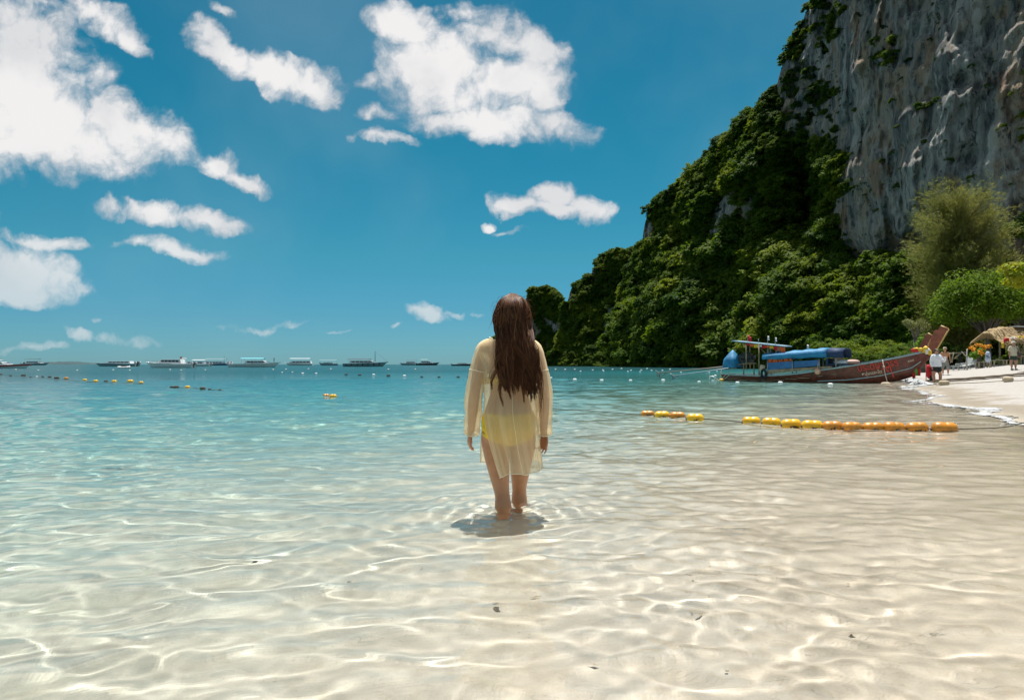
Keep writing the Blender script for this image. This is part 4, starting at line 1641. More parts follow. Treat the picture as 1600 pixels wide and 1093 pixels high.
# passenger canopy
g = Geo()
rows = []
for k in range(15):
    f = k / 14
    pn = BF.loc(1191 + (1292 - 1191) * f, 561.5 + (557.5 - 561.5) * f, -.80)
    zt = BF.loc(1191 + (1292 - 1191) * f, 555.5 + (547 - 555.5) * f, -.80).z
    zl = pn.z
    x = pn.x
    sag = -.035 * (k % 3 != 0) + .012 * math.sin(k * 2.1)
    prof = [(-.80, zl + .02 * math.sin(k * 1.3)), (-.82, (zl + zt) / 2), (-.79, zt), (-.6, zt + .08 + sag * .6), (-.3, zt + .13 + sag), (0, zt + .15 + sag), (.3, zt + .13 + sag), (.6, zt + .08), (.79, zt), (.82, (zl + zt) / 2), (.80, zl)]
    rows.append([Vector((x, y, z)) for y, z in prof])
g.loft(rows, closed=False, caps=False)
can = g.build('canopy', BLUE_TARP, lt, True)
so = can.modifiers.new('solid', 'SOLIDIFY')
so.thickness = .03
g = Geo()
for r in rows[::3]:
    g.tube([p - Vector((0, 0, .05)) for p in r[1:-1]], .022, 6)
g.build('canopy_hoop', STEEL, can, True)
g = Geo()
e = rows[-1]
g.loft([[p + Vector((.02, 0, 0)) for p in e], [p * 1.0 + Vector((.75, 0, -.03)) for p in e]], closed=False, caps=False)
o = g.build('canopy_end', BLUE_DARK, lt, True)
so = o.modifiers.new('solid', 'SOLIDIFY')
so.thickness = .03


def bpost(px, py0, py1, yl, r=.03, m=STEEL, name='post', px2=None):
    gg = Geo()
    gg.tube([BF.loc(px, py0, yl), BF.loc(px2 or px, py1, yl)], r, 7)
    return gg.build(name, m, lt, True)


for px, a, b_ in ((1199, 587, 560), (1238, 585, 558), (1280, 580, 557), (1306, 576, 550)):
    bpost(px, a, b_, -.74)
    bpost(px + 6, a - 1, b_, .74)
for yl in (-.76, .76):
    for (x0, x1) in ((1198.5, 1239), (1240, 1281)):
        f0, f1 = (x0 - 1198.5) / 82.5, (x1 - 1198.5) / 82.5
        P = [BF.loc(x0, 577.5 - 6.5 * f0, yl), BF.loc(x1, 577.5 - 6.5 * f1, yl), BF.loc(x1, 566.5 - 4.5 * f1, yl), BF.loc(x0, 566.5 - 4.5 * f0, yl)]
        gg = Geo()
        gg.add(P + [p + Vector((0, .03, 0)) for p in P], [(0, 1, 2, 3), (7, 6, 5, 4), (0, 4, 5, 1), (1, 5, 6, 2), (2, 6, 7, 3), (3, 7, 4, 0)])
        gg.build('side_panel', BLUE_PANEL, lt)
    P = [BF.loc(1198, 584, yl), BF.loc(1300, 575, yl), BF.loc(1300, 571.5, yl), BF.loc(1198, 577.8, yl)]
    gg = Geo()
    gg.add(P + [p + Vector((0, .04, 0)) for p in P], [(0, 1, 2, 3), (7, 6, 5, 4), (0, 4, 5, 1), (1, 5, 6, 2), (2, 6, 7, 3), (3, 7, 4, 0)])
    gg.build('wash_board', WOOD_TAN, lt)
gg = Geo()
p = BF.loc(1295, 566, -.3)
gg.box((p.x, 0, p.z), (.08, 1.4, .42))
gg.box((p.x + .5, 0, p.z - .1), (.9, 1.3, .06))
gg.build('bench', BLUE_DARK, lt)
# goods heaped on the fore deck
for (px, py, w, h, mm_) in ((1318, 566, .8, .14, WHITE_CLOTH), (1332, 565, .55, .12, mat('pinkish canvas', (.5, .33, .28), .8)), (1310, 558, .35, .3, WOOD_TAN)):
    p = BF.loc(px, py, -.1)
    gg = Geo()
    ellipsoid(gg, p, (w * .6, .45, h), 14, 9)
    tag(gg.build('cargo_bundle', mm_, None, True), {1318: 'white covered bundle on the deck ahead of the blue canopy', 1332: 'pinkish canvas bundle on the foredeck of the longtail boat', 1310: 'tan bundle under the front end of the blue canopy'}[px], 'bundle')
    o = bpy.context.scene.objects[-1] if False else None
for o in [q for q in COL.objects if q.name.startswith('cargo_bundle')]:
    o.matrix_world = Matrix.Translation((BF.A[0], BF.A[1], 0)) @ Matrix.Rotation(math.atan2(BF.d[1], BF.d[0]), 4, 'Z')

# stern shelter: pale blue board roof on posts, bunting, flags
g = Geo()
P = [BF.loc(1143, 531.5, -.62), BF.loc(1226, 540, -.62)]
Q = [p + Vector((0, 1.24, .02)) for p in P]
g.add([P[0], P[1], Q[1], Q[0]] + [p - Vector((0, 0, .05)) for p in (P[0], P[1], Q[1], Q[0])], [(0, 1, 2, 3), (7, 6, 5, 4), (0, 4, 5, 1), (1, 5, 6, 2), (2, 6, 7, 3), (3, 7, 4, 0)])
g.build('stern_roof', mat('pale blue roof board', (.32, .48, .58), .5, var=.3, vscale=4), lt)
for px, a, b_, yl, m_ in ((1166, 578, 534, -.55, WOOD_TAN), (1186, 586, 536, -.6, WOOD_TAN), (1200, 560, 538, -.5, STEEL), (1204, 560, 538, .4, STEEL), (1213, 556, 539, -.5, STEEL), (1172, 576, 535, .55, WOOD_TAN), (1222, 556, 540, .5, STEEL)):
    bpost(px, a, b_, yl, .035, m_)
bpost(1188, 544, 553, -.55, .02, WOOD_TAN, 'brace', 1198)
bpost(1157, 534, 541, -.55, .02, WOOD_TAN, 'brace', 1166)
bpost(1216, 541, 551, -.58, .025, STEEL, 'brace', 1219)
bcol = (RED_CLOTH, ORANGE, YEL_CLOTH, WHITE_CLOTH, RED_CLOTH, ORANGE, YEL_CLOTH, RED_CLOTH, ORANGE, ORANGE)
for k in range(10):
    px = 1169 + k * 6.1
    gg = Geo()
    p = BF.loc(px, 536.6 + k * .62, -.58)
    h = .10 + .10 * ((k * 7) % 5) / 5 + (.1 if k > 7 else 0)
    gg.loft([[p + Vector((dx_, dy_, dz_)) for dx_, dy_ in ((-.09, -.02 - q), (.0, .0 + q), (.10, -.03), (.10, .0), (0, .03 + q), (-.09, .01))] for dz_, q in ((0, 0), (-h * .5, .02), (-h, .04))])
    gg.build('bunting', bcol[k], lt)
for px, py0, py1, colr, sz in ((1168, 536, 523.5, RED_CLOTH, .3), (1171.5, 536, 526, RED_CLOTH, .25), (1199.5, 540, 524.5, WHITE_CLOTH, .22), (1211.5, 541, 527, WHITE_CLOTH, .2), (1261, 550, 538, WHITE_CLOTH, .22), (1185, 538, 529, RAIL, .1)):
    fp = bpost(px, py0, py1, -.3, .012, STEEL, 'flag_pole')
    p = BF.loc(px, py1, -.3)
    gg = Geo()
    gg.loft([[p + Vector((a * sz * .45, .05 * math.sin(a * 5 + q), -q * sz - .1 * a * sz)) for a in (0, .33, .66, 1.0)] for q in (0, .33, .66, 1.0)], closed=False, caps=False)
    fo = gg.build('flag', colr, fp, True)
    so = fo.modifiers.new('solid', 'SOLIDIFY')
    so.thickness = .006
# engine on its stand, with the long propeller shafts
g = Geo()
pe = BF.loc(1167, 561, -.1)
g.box(pe, (.62, .42, .34))
g.box(pe + Vector((.05, 0, .22)), (.42, .30, .14))
for k in range(4):
    g.tube([pe + Vector((-.2 + k * .13, -.12, .2)), pe + Vector((-.2 + k * .13, -.14, .36))], .045, 8)
    g.tube([pe + Vector((-.2 + k * .13, -.22, .05)), pe + Vector((-.25 + k * .13, -.34, -.04)), pe + Vector((-.1, -.36, -.1))], .03, 7)
g.lathe([(.02, -.05), (.19, -.05), (.19, .05), (.02, .05)], pe + Vector((-.36, 0, .04)), (0, math.pi / 2, 0), 18)
g.lathe([(.02, -.06), (.13, -.06), (.13, .06), (.02, .06)], pe + Vector((.38, 0, .12)), (0, math.pi / 2, 0), 16)
g.build('engine', IRON, lt, bevel=.01)
g = Geo()
for yl in (-.35, .25):
    a, b_ = BF.loc(1160, 568, yl), BF.loc(1182, 567, yl)
    g.tube([a, b_], .035, 7)
    g.tube([BF.loc(1162, 586, yl), BF.loc(1162, 568, yl)], .03, 7)
    g.tube([BF.loc(1178, 586, yl), BF.loc(1178, 567, yl)], .03, 7)
    g.tube([BF.loc(1152, 570, yl), BF.loc(1160, 568, yl)], .03, 7)
g.build('engine_stand', WOOD_TAN, lt, True)


def tail(a, tip, yl, m_):
    g = Geo()
    A0, T0 = BF.loc(*a, yl), BF.loc(*tip, yl)
    g.tube([A0, A0.lerp(T0, .35) + Vector((0, 0, -.01)), T0], [.05, .042, .030], 8)
    s = g.build('propeller_shaft', m_, lt, True)
    g = Geo()
    q = A0.lerp(T0, .97)
    for k in range(3):
        an = k * 2.09 + .4
        e1 = Vector((0, math.cos(an), math.sin(an)))
        e2 = Vector((.35, -math.sin(an) * .9, math.cos(an) * .9))
        g.add([T0 + e1 * .03, T0 + e1 * .12 + e2 * .06, T0 + e1 * .19 + e2 * .02, T0 + e1 * .13 - e2 * .06, T0 + e1 * .03 + Vector((.02, 0, 0)), T0 + e1 * .12 + e2 * .06 + Vector((.02, 0, 0)), T0 + e1 * .19 + e2 * .02 + Vector((.02, 0, 0)), T0 + e1 * .13 - e2 * .06 + Vector((.02, 0, 0))],
              [(0, 1, 2, 3), (7, 6, 5, 4), (0, 4, 5, 1), (1, 5, 6, 2), (2, 6, 7, 3), (3, 7, 4, 0)])
    g.lathe([(.05, -.06), (.05, .06)], T0, (0, math.pi / 2, 0), 10)
    g.build('propeller', STEEL, s)
    g = Geo()
    g.tube([q, q + Vector((-.05, 0, -.30))], .03, 6)
    g.tube([q + Vector((.42, 0, .03)), q + Vector((.02, 0, -.30))], .02, 6)
    g.tube([T0, T0 + Vector((-.05, 0, -.20))], .022, 6)
    g.tube([T0, T0 + Vector((-.16, 0, .16))], .03, 6)
    g.build('skeg', m_, s, True)


tail((1150, 571, ), (1028, 582.5), -.15, mat('brown grey shaft pipe', (.16, .14, .11), .6))
tail((1150, 573.5), (1051, 587), .35, mat('pale shaft pipe', (.22, .30, .33), .5))


def boat_thing(name, geo_, m_, label, cat, smooth=True, group=None):
    """something that rests on or hangs from the boat: a thing of its own, given in boat coordinates"""
    o = geo_.build(name, m_, None, smooth)
    o.matrix_world = Matrix.Translation((BF.A[0], BF.A[1], 0)) @ Matrix.Rotation(math.atan2(BF.d[1], BF.d[0]), 4, 'Z')
    return tag(o, label, cat, group)


g = Geo()
c0, apex = BF.loc(1144, 574, -.05), BF.loc(1145, 546.5, -.05)
rows = []
for j in range(9):
    f = j / 8
    z = c0.z + (apex.z - c0.z) * f
    w = 1.0 - .12 * f if f < .45 else .946 * (1 - (f - .45) / .55) ** .9 + .02
    rows.append([Vector((c0.x + (apex.x - c0.x) * f + (.47 * w + .015) * math.cos(q) * (1 + .13 * math.sin(q * 5 + 1) * (1 - f)), c0.y + (.52 * w + .015) * math.sin(q) * (1 + .13 * math.sin(q * 6 + 2) * (1 - f)), z)) for q in [2 * math.pi * k / 26 for k in range(26)]])
g.loft(rows)
boat_thing('tarpaulin', g, BLUE_TARP, 'blue tarpaulin tented over the stern engine of the longtail boat', 'tarpaulin')
g = Geo()
p = BF.loc(1193.5, 581, -.84)
for k in range(2):
    c = p + Vector((.0, -.02, -.12 + .0 * k))
    g.tube([c + Vector((.11 * math.cos(q) * (1 + .0 * k), -.05 * k, .24 * math.sin(q))) for q in [2 * math.pi * i / 20 for i in range(21)]], .055, 8, caps=False)
boat_thing('tyre_fender', g, RUBBER, 'black rubber tyre hanging over the side of the longtail boat', 'fender')
g = Geo()
p = BF.loc(1191, 574.5, -.72)
g.lathe([(.05, -.16), (.13, -.15), (.13, .15), (.05, .16)], p, (0, .25, 0), 14)
boat_thing('rolled_mat', g, mat('beige woven mat', (.52, .42, .30), .85, var=.2, vscale=20), 'beige rolled mat standing by the rail behind the blue side boards', 'mat')
g = Geo()
p = BF.loc(1277.3, 580, -.92)
ellipsoid(g, p, (.145, .145, .165), 16, 12)
g.tube([p + Vector((0, 0, .15)), p + Vector((0, 0, .22)), BF.loc(1279, 562, -.80)], .014, 6)
boat_thing('round_fender', g, mat('faded orange fender plastic', (.72, .28, .14), .5, col2=(.62, .50, .38), vscale=6), 'round faded orange fender hanging by a rope against the dark hull', 'fender')
for k, (px, py, w) in enumerate(((1206, 564, .24), (1216, 565.5, .15), (1224, 565, .15), (1232.5, 563.5, .22))):
    g = Geo()
    p = BF.loc(px, py, -.66)
    for sx in (-1, 1):
        rows = []
        for zz_, ww in ((-.15, .8), (-.08, 1), (.05, 1), (.13, .7), (.17, .4)):
            rows.append([p + Vector((sx * w * .48 + w * .42 * ww * math.cos(q), .05 * math.sin(q), zz_)) for q in [2 * math.pi * i / 10 for i in range(10)]])
        g.loft(rows)
    g.tube([p + Vector((-w * .5, 0, .16)), p + Vector((0, .03, .2)), p + Vector((w * .5, 0, .16))], .03, 6)
    g.box(p + Vector((0, -.05, -.02)), (w * .5, .02, .03))
    boat_thing('life_vest', g, ORANGE, 'orange life vest hung under the blue canopy, %s from the stern' % ('first', 'second', 'third', 'fourth')[k], 'life vest', True, 'life vests hung under the canopy')
# ribbons tied round the prow
rib = [(1430, 546.5, RED_CLOTH, .17, .12), (1433, 545, YEL_CLOTH, .13, .09), (1440, 545.5, YEL_CLOTH, .13, .09), (1447, 545, YEL_CLOTH, .12, .22), (1450, 547.5, WHITE_CLOTH, .10, .2), (1452.5, 549.5, YEL_CLOTH, .09, .18)]
for k, (px, py, m_, w, h) in enumerate(rib):
    g = Geo()
    p = BF.loc(px, py, -.1)
    for q in range(4):
        a = q * .9 + k
        g.tube([p + Vector((0, -.06, h * .6)), p + Vector((w * .5 * math.cos(a), -.12, h * .1)), p + Vector((w * .8 * math.cos(a), -.08, -h * .8))], [.03, .07, .045], 7)
    boat_thing('prow_ribbon', g, m_, ['red ribbon bunch behind the prow of the longtail boat', 'yellow ribbon bunch on top of the red one behind the prow', 'small yellow ribbon knot on the rail below the prow', 'tall yellow ribbon tied round the foot of the prow', 'white ribbon tied round the foot of the prow', 'yellow ribbon end hanging in front of the white ribbon'][k], 'ribbon', True, 'ribbons tied to the prow')
g = Geo()
pts = [BF.loc(1379, 562, -.55), BF.loc(1380.5, 572, -.72), BF.loc(1383, 585, -.70), BF.loc(1386, 597, -.72), BF.loc(1384, 600, -.9)]
g.tube([Vector(q) for q in spline([tuple(p) for p in pts], 20)], .022, 6)
ellipsoid(g, BF.loc(1381, 573, -.74), (.05, .05, .06), 8, 6)
boat_thing('mooring_rope', g, ROPE, 'white rope hanging over the lettered bow down to the water', 'rope')
g = Geo()
for pts in (((1139, 580), (1131, 588), (1127, 592.5)), ((1127, 578), (1126, 586), (1124, 593)), ((1141, 584), (1134, 590), (1128, 594))):
    g.tube([BF.loc(px, py, -.6) for px, py in pts], .022, 6)
boat_thing('stern_line', g, ROPE, 'pale ropes running from the stern of the longtail boat to the yellow float', 'rope')
g = Geo()
ellipsoid(g, BF.loc(1127, 593.5, -.7), (.13, .12, .09), 12, 9)
boat_thing('mooring_float', g, mat('yellow float plastic', (.72, .42, .03), .45, var=.2), 'yellow mooring float below the stern of the longtail boat', 'float')
g = Geo()
for pts in (((1108, 594), (1109, 588), (1113, 587.5), (1121, 592)), ((1116, 593), (1118, 586), (1120, 588)), ((1112, 594.5), (1124, 594))):
    g.tube([BF.loc(px, py, -.5) for px, py in pts], .035, 6)
ellipsoid(g, BF.loc(1117.5, 587, -.5), (.08, .08, .07), 8, 6)
boat_thing('boarding_ladder', g, WHITE, 'small white metal ladder in the water behind the longtail boat', 'ladder')
g = Geo()
for k, (px, py, m_) in enumerate(((1431, 580, GREEN_CLOTH), (1435.5, 580, RED_CLOTH), (1427.5, 584, RED_CLOTH))):
    g = Geo()
    p = BF.loc(px, py, -.05)
    g.loft([[p + Vector((dx_ * q, dy_, dz_)) for dx_, dy_ in ((-.06, -.05), (.06, -.07), (.07, 0), (-.05, .02))] for dz_, q in ((.14, .7), (0, 1.1), (-.2, .9))])
    boat_thing('bow_cloth', g, m_, ('green cloth strip hanging under the bow', 'red cloth strip hanging beside the green one under the bow', 'small red cloth at the foot of the bow above the foam')[k], 'cloth')

# the second boat, mostly hidden behind the first
BF2 = BoatFrame((14.2, 39.6), (20.3, 33.9))
lt2 = BF2.root('longtail_boat', 'second wooden longtail boat whose dark red prow shows behind the lettered one', 'boat', 'wooden longtail boats')
HBs = HB
longtail_hull(BF2, [(px + 0, py + 1.5) for px, py in [(1155, 583), (1200, 584), (1240, 582), (1290, 576), (1340, 567), (1390, 559), (1425, 552), (1438, 548.5)]], lt2)
prow_board(BF2, [(1430, 553), (1447, 522.5), (1450.5, 520.5), (1457.5, 524.5), (1441, 554)], lt2)
# ------------------------------------------------------------------ boats at anchor far out
GEL_W = mat('white gelcoat', (.74, .75, .74), .3, var=.08, vscale=.6)
GEL_RED = mat('dark red gelcoat', (.28, .03, .025), .35)
GEL_BLUE = mat('blue hull paint', (.06, .16, .28), .4)
GEL_GREY = mat('blue grey hull paint', (.22, .30, .33), .5)
GEL_DARK = mat('dark hull paint', (.05, .055, .06), .5)
DARKGLASS = mat('dark boat window', (.015, .02, .025), .15)
CAN_CYAN = mat('turquoise canvas', (.10, .42, .48), .7)
CAN_NAVY = mat('dark canvas', (.03, .04, .05), .8)
MOTOR = mat('outboard cowling white', (.65, .66, .66), .35)
MOTOR_D = mat('outboard cowling dark', (.05, .05, .055), .35)


def hull_mesh(L, B, H, flare=.3, sheer=.45, n=26, bowlen=.35):
    rows = []
    for i in range(n):
        f = i / (n - 1)
        x = L * f
        w = B * .5 * (1 - max(0, (f - (1 - bowlen)) / bowlen) ** 2.2) * (.92 + .08 * min(1, f * 4))
        w = max(w, .02)
        zt = H * (.78 + sheer * f ** 2)
        zk = -.45 + (zt + .42) * max(0, (f - .80) / .2) ** 2.2
        row = []
        for s, q in ((-1, 1.0), (-1, .72), (-1, .42), (-1, .15), (0, 0), (1, .15), (1, .42), (1, .72), (1, 1.0)):
            ww = w * (q ** .5) * (1 if q > .9 else 1 - flare * .3 * (1 - q))
            row.append(Vector((x - (1 - q) * .06 * L * max(0, f - .7) / .3, s * ww, zk + (zt - zk) * q)))
        rows.append(row)
    return rows


def outboard(parent, p, s=1.0, m_=None):
    g = Geo()
    p = Vector(p)
    g.loft([[p + Vector((dx_ * s * k, dy_ * s * k, z * s)) for dx_, dy_ in ((-.5, -.2), (-.2, -.24), (.2, -.2), (.2, .2), (-.2, .24), (-.5, .2))] for z, k in ((.45, .75), (.6, 1), (1.0, 1), (1.22, .7))])
    g.box(p + Vector((-.12 * s, 0, .05 * s)), (.22 * s, .12 * s, 1.0 * s))
    return g.build('outboard_motor', m_ or MOTOR, parent, bevel=.03)


def anchored_boat(px0, px1, pyw, bow, label, hullm=GEL_W, stripe=None, H=.085, cab=(.28, .72, .075), roof=None, canopy=None, motors=3, mast=None, flag=False, deck2=False, yaw=0, person=False, rail=False, posts=False, name='speedboat'):
    """bow: +1 points right in the photograph, -1 left; sizes as a share of the length"""
    Yd = EYE * F / (pyw - 569.0)
    L = (px1 - px0) / F * Yd
    xc = ((px0 + px1) / 2 - 800) / F * Yd
    rz = (0 if bow > 0 else math.pi) + R_(yaw)
    c, s = math.cos(rz), math.sin(rz)
    root = empty(name, (xc - c * L / 2, Yd - s * L / 2, 0), rz, label, 'boat', 'boats anchored offshore')
    B, H = L * .24, L * H
    rows = hull_mesh(L, B, H)
    g = Geo()
    g.loft(rows, closed=False, caps=False)
    g.add(rows[0], [tuple(range(9))])
    n = len(rows)
    g.add([r[0] - Vector((0, 0, .05)) for r in rows] + [r[-1] - Vector((0, 0, .05)) for r in rows], [(i, i + 1, n + i + 1, n + i) for i in range(n - 1)])
    g.build('hull', hullm, root, True).modifiers.new('edge', 'EDGE_SPLIT').split_angle = R_(35)
    if stripe is not None:
        for sd in (0, -1):
            g = Geo()
            sgn = -1 if sd == 0 else 1
            g.loft([[r[sd] + Vector((0, sgn * .03, -H * .12)), r[sd] + Vector((0, sgn * .03, -H * .5)), r[sd] + Vector((0, -sgn * .05, -H * .5)), r[sd] + Vector((0, -sgn * .05, -H * .12))] for r in rows[:-1]])
            g.build('hull_stripe', stripe, root)
    # deck house
    x0, x1, ch = cab[0] * L, cab[1] * L, cab[2] * L
    zt = H * .88
    g = Geo()
    prof = [(x0, 0), (x0 + .02 * L, 1), (x0 + (x1 - x0) * .72, 1), (x1, 0)]
    w = B * .38
    g.loft([[Vector((x, sy * w * (1 - .12 * f), zt + f * ch)) for x, f in prof] for sy in (-1, -.97, .97, 1)])
    cabn = g.build('cabin', GEL_W if canopy is None else canopy, root, bevel=.02 * L * .2)
    for sy in (-1, 1):
        nwin = 5
        for k in range(nwin):
            a = x0 + .05 * L + (x1 - x0) * .70 * k / nwin
            b_ = a + (x1 - x0) * .70 / nwin * .8
            g = Geo()
            g.box(((a + b_) / 2, sy * w * .965, zt + ch * .56), (b_ - a, .08, ch * .38))
            g.build('window', DARKGLASS, cabn)
    g = Geo()
    g.add([Vector((x0 + (x1 - x0) * (.72 + .28 * (1 - f)) + .04, sy * w * .8, zt + ch * f)) for f in (.30, .85) for sy in (-1, 1)] + [Vector((x0 + (x1 - x0) * (.72 + .28 * (1 - f)) - .05, sy * w * .8, zt + ch * f)) for f in (.30, .85) for sy in (-1, 1)],
          [(0, 1, 3, 2), (6, 7, 5, 4), (0, 4, 5, 1), (2, 3, 7, 6), (0, 2, 6, 4), (1, 5, 7, 3)])
    g.build('windscreen', DARKGLASS, cabn)
    if roof is not None:
        a, b_, hh, m_ = roof
        g = Geo()
        g.loft([[Vector((x * L, sy * B * .42, zt + hh * L + q)) for sy, q in ((-1, -.02 * L * .2), (-.9, .02), (0, .012 * L), (.9, .02), (1, -.02 * L * .2), (.9, -.03), (0, -.02), (-.9, -.03))] for x in (a, a + .02, (a + b_) / 2, b_ - .02, b_)])
        rf = g.build('roof', m_, root, bevel=.01)
        for x in (a + .02, (a + b_) / 2, b_ - .03):
            for sy in (-1, 1):
                g = Geo()
                g.tube([Vector((x * L, sy * B * .38, zt - .05)), Vector((x * L, sy * B * .38, zt + hh * L))], .035, 6)
                g.build('post', STEEL, rf)
    if deck2:
        g = Geo()
        g.box((L * .46, 0, zt + ch * 1.0 + .04), (L * .62, B * .8, .10))
        g.box((L * .42, 0, zt + ch * 1.9), (L * .5, B * .75, .10))
        d2 = g.build('upper_deck', GEL_W, root)
        g = Geo()
        for k in range(7):
            for sy in (-1, 1):
                g.tube([Vector((L * (.18 + .08 * k), sy * B * .36, zt + ch)), Vector((L * (.18 + .08 * k), sy * B * .36, zt + ch * 1.9))], .05, 5)
        g.build('deck_posts', GEL_W, d2)
        g = Geo()
        g.box((L * .55, 0, zt + ch * 1.45), (L * .2, B * .6, ch * .75))
        g.build('wheelhouse', GEL_BLUE, d2)
    for k in range(motors):
        yy = 0 if motors == 1 else (-.32 + .64 * k / (motors - 1)) * B
        outboard(root, (-.1, yy, H * .25), L * .075, MOTOR if k % 2 == 0 else MOTOR_D)
    if mast:
        g = Geo()
        g.tube([Vector((mast[0] * L, 0, zt)), Vector((mast[0] * L, 0, zt + mast[1] * L))], [.14, .08], 7)
        g.tube([Vector((mast[0] * L, 0, zt + mast[1] * L * .98)), Vector((L * .97, 0, H * 1.2))], .03, 5)
        g.build('mast', GEL_DARK, root, True)
    if flag:
        g = Geo()
        p = Vector((x0 + .03 * L, 0, zt + ch))
        g.tube([p, p + Vector((-.1, 0, .055 * L))], .035, 6)
        fp = g.build('flag_pole', STEEL, root)
        g = Geo()
        q = p + Vector((-.1, 0, .05 * L))
        g.loft([[q + Vector((a * .45, .06 * math.sin(a * 4), -b_ * .45)) for a in (0, .5, 1, 1.5)] for b_ in (0, 1)], closed=False, caps=False)
        fo = g.build('flag', GEL_RED, fp)
        fo.modifiers.new('solid', 'SOLIDIFY').thickness = .02
        g = Geo()
        g.tube([Vector((x0, -B * .36, zt + ch * .9)), Vector((x0 - .02 * L, -B * .3, zt + ch * 1.25)), Vector((x0 - .02 * L, B * .3, zt + ch * 1.25)), Vector((x0, B * .36, zt + ch * .9))], .08, 6)
        g.build('radar_arch', GEL_W, root, True)
    if rail:
        g = Geo()
        for sd in (0, -1):
            g.tube([r[sd] + Vector((0, 0, .035 * L)) for r in rows[14:]], .025, 5)
            for r in rows[14::3]:
                g.tube([r[sd], r[sd] + Vector((0, 0, .035 * L))], .02, 5)
        g.build('bow_rail', STEEL, root, True)
    if posts:
        for k in range(7):
            r = rows[2 + 3 * k]
            for sd in (0, -1):
                sg = -1 if sd == 0 else 1
                g = Geo()
                g.box(r[sd] + Vector((0, sg * .12, -H * .45)), (.28, .22, H * .8))
                g.build('fender', CAN_NAVY, root, bevel=.05)
    if person:
        g = Geo()
        p = rows[-4][4]
        p = Vector((p.x, 0, H * 1.1))
        for sx in (-1, 1):
            limb(g, [(p.x, sx * .09, p.z + .85, .09), (p.x, sx * .11, p.z + .45, .07), (p.x, sx * .12, p.z + .03, .05)], 8, 8)
            limb(g, [(p.x, sx * .2, p.z + 1.38, .06), (p.x + .1, sx * .3, p.z + 1.12, .05), (p.x + .25, sx * .2, p.z + 1.05, .04)], 8, 8)
        torso(g, [(p.z + .78, p.x, 0, .10, .16), (p.z + 1.1, p.x, 0, .11, .16), (p.z + 1.4, p.x, 0, .11, .2), (p.z + 1.48, p.x, 0, .07, .07)])
        ellipsoid(g, (p.x, 0, p.z + 1.64), (.10, .09, .13), 10, 8)
        o = g.build('person', mat('dark clothing', (.03, .03, .035), .8), None, True)
        o.matrix_world = Matrix.Translation(root.location) @ Matrix.Rotation(rz, 4, 'Z')
        tag(o, 'person in dark clothes standing on the bow of a far white speedboat', 'person')
    return root


anchored_boat(-34, 50, 575.2, 1, 'white speedboat with dark red hull band cut off by the left edge', GEL_W, GEL_RED, .075, (.1, .62, .05), (.05, .42, .085, GEL_W), motors=2, yaw=4)
anchored_boat(36, 78, 570.4, 1, 'white speedboat with dark canopy behind the red banded one', GEL_GREY, None, .08, (.15, .75, .08), (.1, .62, .16, CAN_NAVY), motors=2, rail=True)
anchored_boat(145, 215, 572.0, -1, 'white speedboat lying alone with dark side windows and outboards on the right', GEL_GREY, None, .07, (.10, .76, .052), None, motors=3, yaw=-3)
anchored_boat(225, 303, 574.2, -1, 'largest white speedboat with a small flag above its long cabin', GEL_W, None, .095, (.20, .74, .085), None, motors=3, flag=True, yaw=-4, rail=True)
anchored_boat(276, 328, 572.0, -1, 'white speedboat half hidden behind the one with the flag', GEL_W, None, .08, (.15, .78, .075), (.12, .5, .12, GEL_W), motors=3)
anchored_boat(320, 362, 570.6, 1, 'blue tour ferry with a row of cabin windows', GEL_BLUE, None, .07, (.05, .88, .085), (.05, .8, .18, GEL_GREY), motors=0, mast=(.72, .30), name='ferry')
anchored_boat(361, 440, 573.2, 1, 'white speedboat under a turquoise canopy with many outboards', GEL_W, None, .08, (.30, .80, .055), (.22, .66, .10, CAN_CYAN), motors=5, person=True, yaw=3)
anchored_boat(444, 489, 570.7, -1, 'white two storey tour boat with a dark row of windows', GEL_W, None, .08, (.05, .92, .085), (.08, .78, .17, GEL_W), motors=0, name='tour_boat')
anchored_boat(497, 528, 570.8, -1, 'blue grey boat with a long awning on posts', GEL_GREY, None, .12, (.25, .8, .05), (.04, .92, .17, GEL_GREY), motors=0, name='tour_boat')
anchored_boat(537, 608, 572.4, 1, 'long pale boat with a tall mast and dark fenders along its side', GEL_GREY, None, .085, (.14, .80, .055), (.10, .60, .085, CAN_NAVY), motors=0, mast=(.69, .27), posts=True, yaw=2)
anchored_boat(623, 656, 570.3, -1, 'small dark topped speedboat right of the masted boat', GEL_GREY, None, .09, (.2, .75, .09), (.15, .62, .15, CAN_NAVY), motors=2)
anchored_boat(650, 688, 570.5, 1, 'dark speedboat whose bow points at the wading woman', GEL_DARK, None, .10, (.2, .7, .09), (.2, .5, .15, GEL_GREY), motors=2)
anchored_boat(706, 746, 571.3, 1, 'low dark boat just left of the woman', GEL_DARK, None, .075, (.2, .7, .05), None, motors=1)
# a dinghy lying by the white speedboat
d = Geo()
Yd = 140.0
cx = (194 - 800) / F * Yd
for sy in (-1, 1):
    d.tube([Vector((cx + x, Yd + sy * y, .25 + z)) for x, y, z in ((-1.0, .55, 0), (.2, .55, 0), (.8, .38, .05), (1.1, .05, .12))], .2, 10)
d.box((cx - .1, Yd, .15), (1.8, 1.0, .1))
d.box((cx - 1.0, Yd, .35), (.08, 1.0, .4))
tag(d.build('dinghy', GEL_W, None, True), 'small white dinghy floating right of the lone white speedboat', 'dinghy')

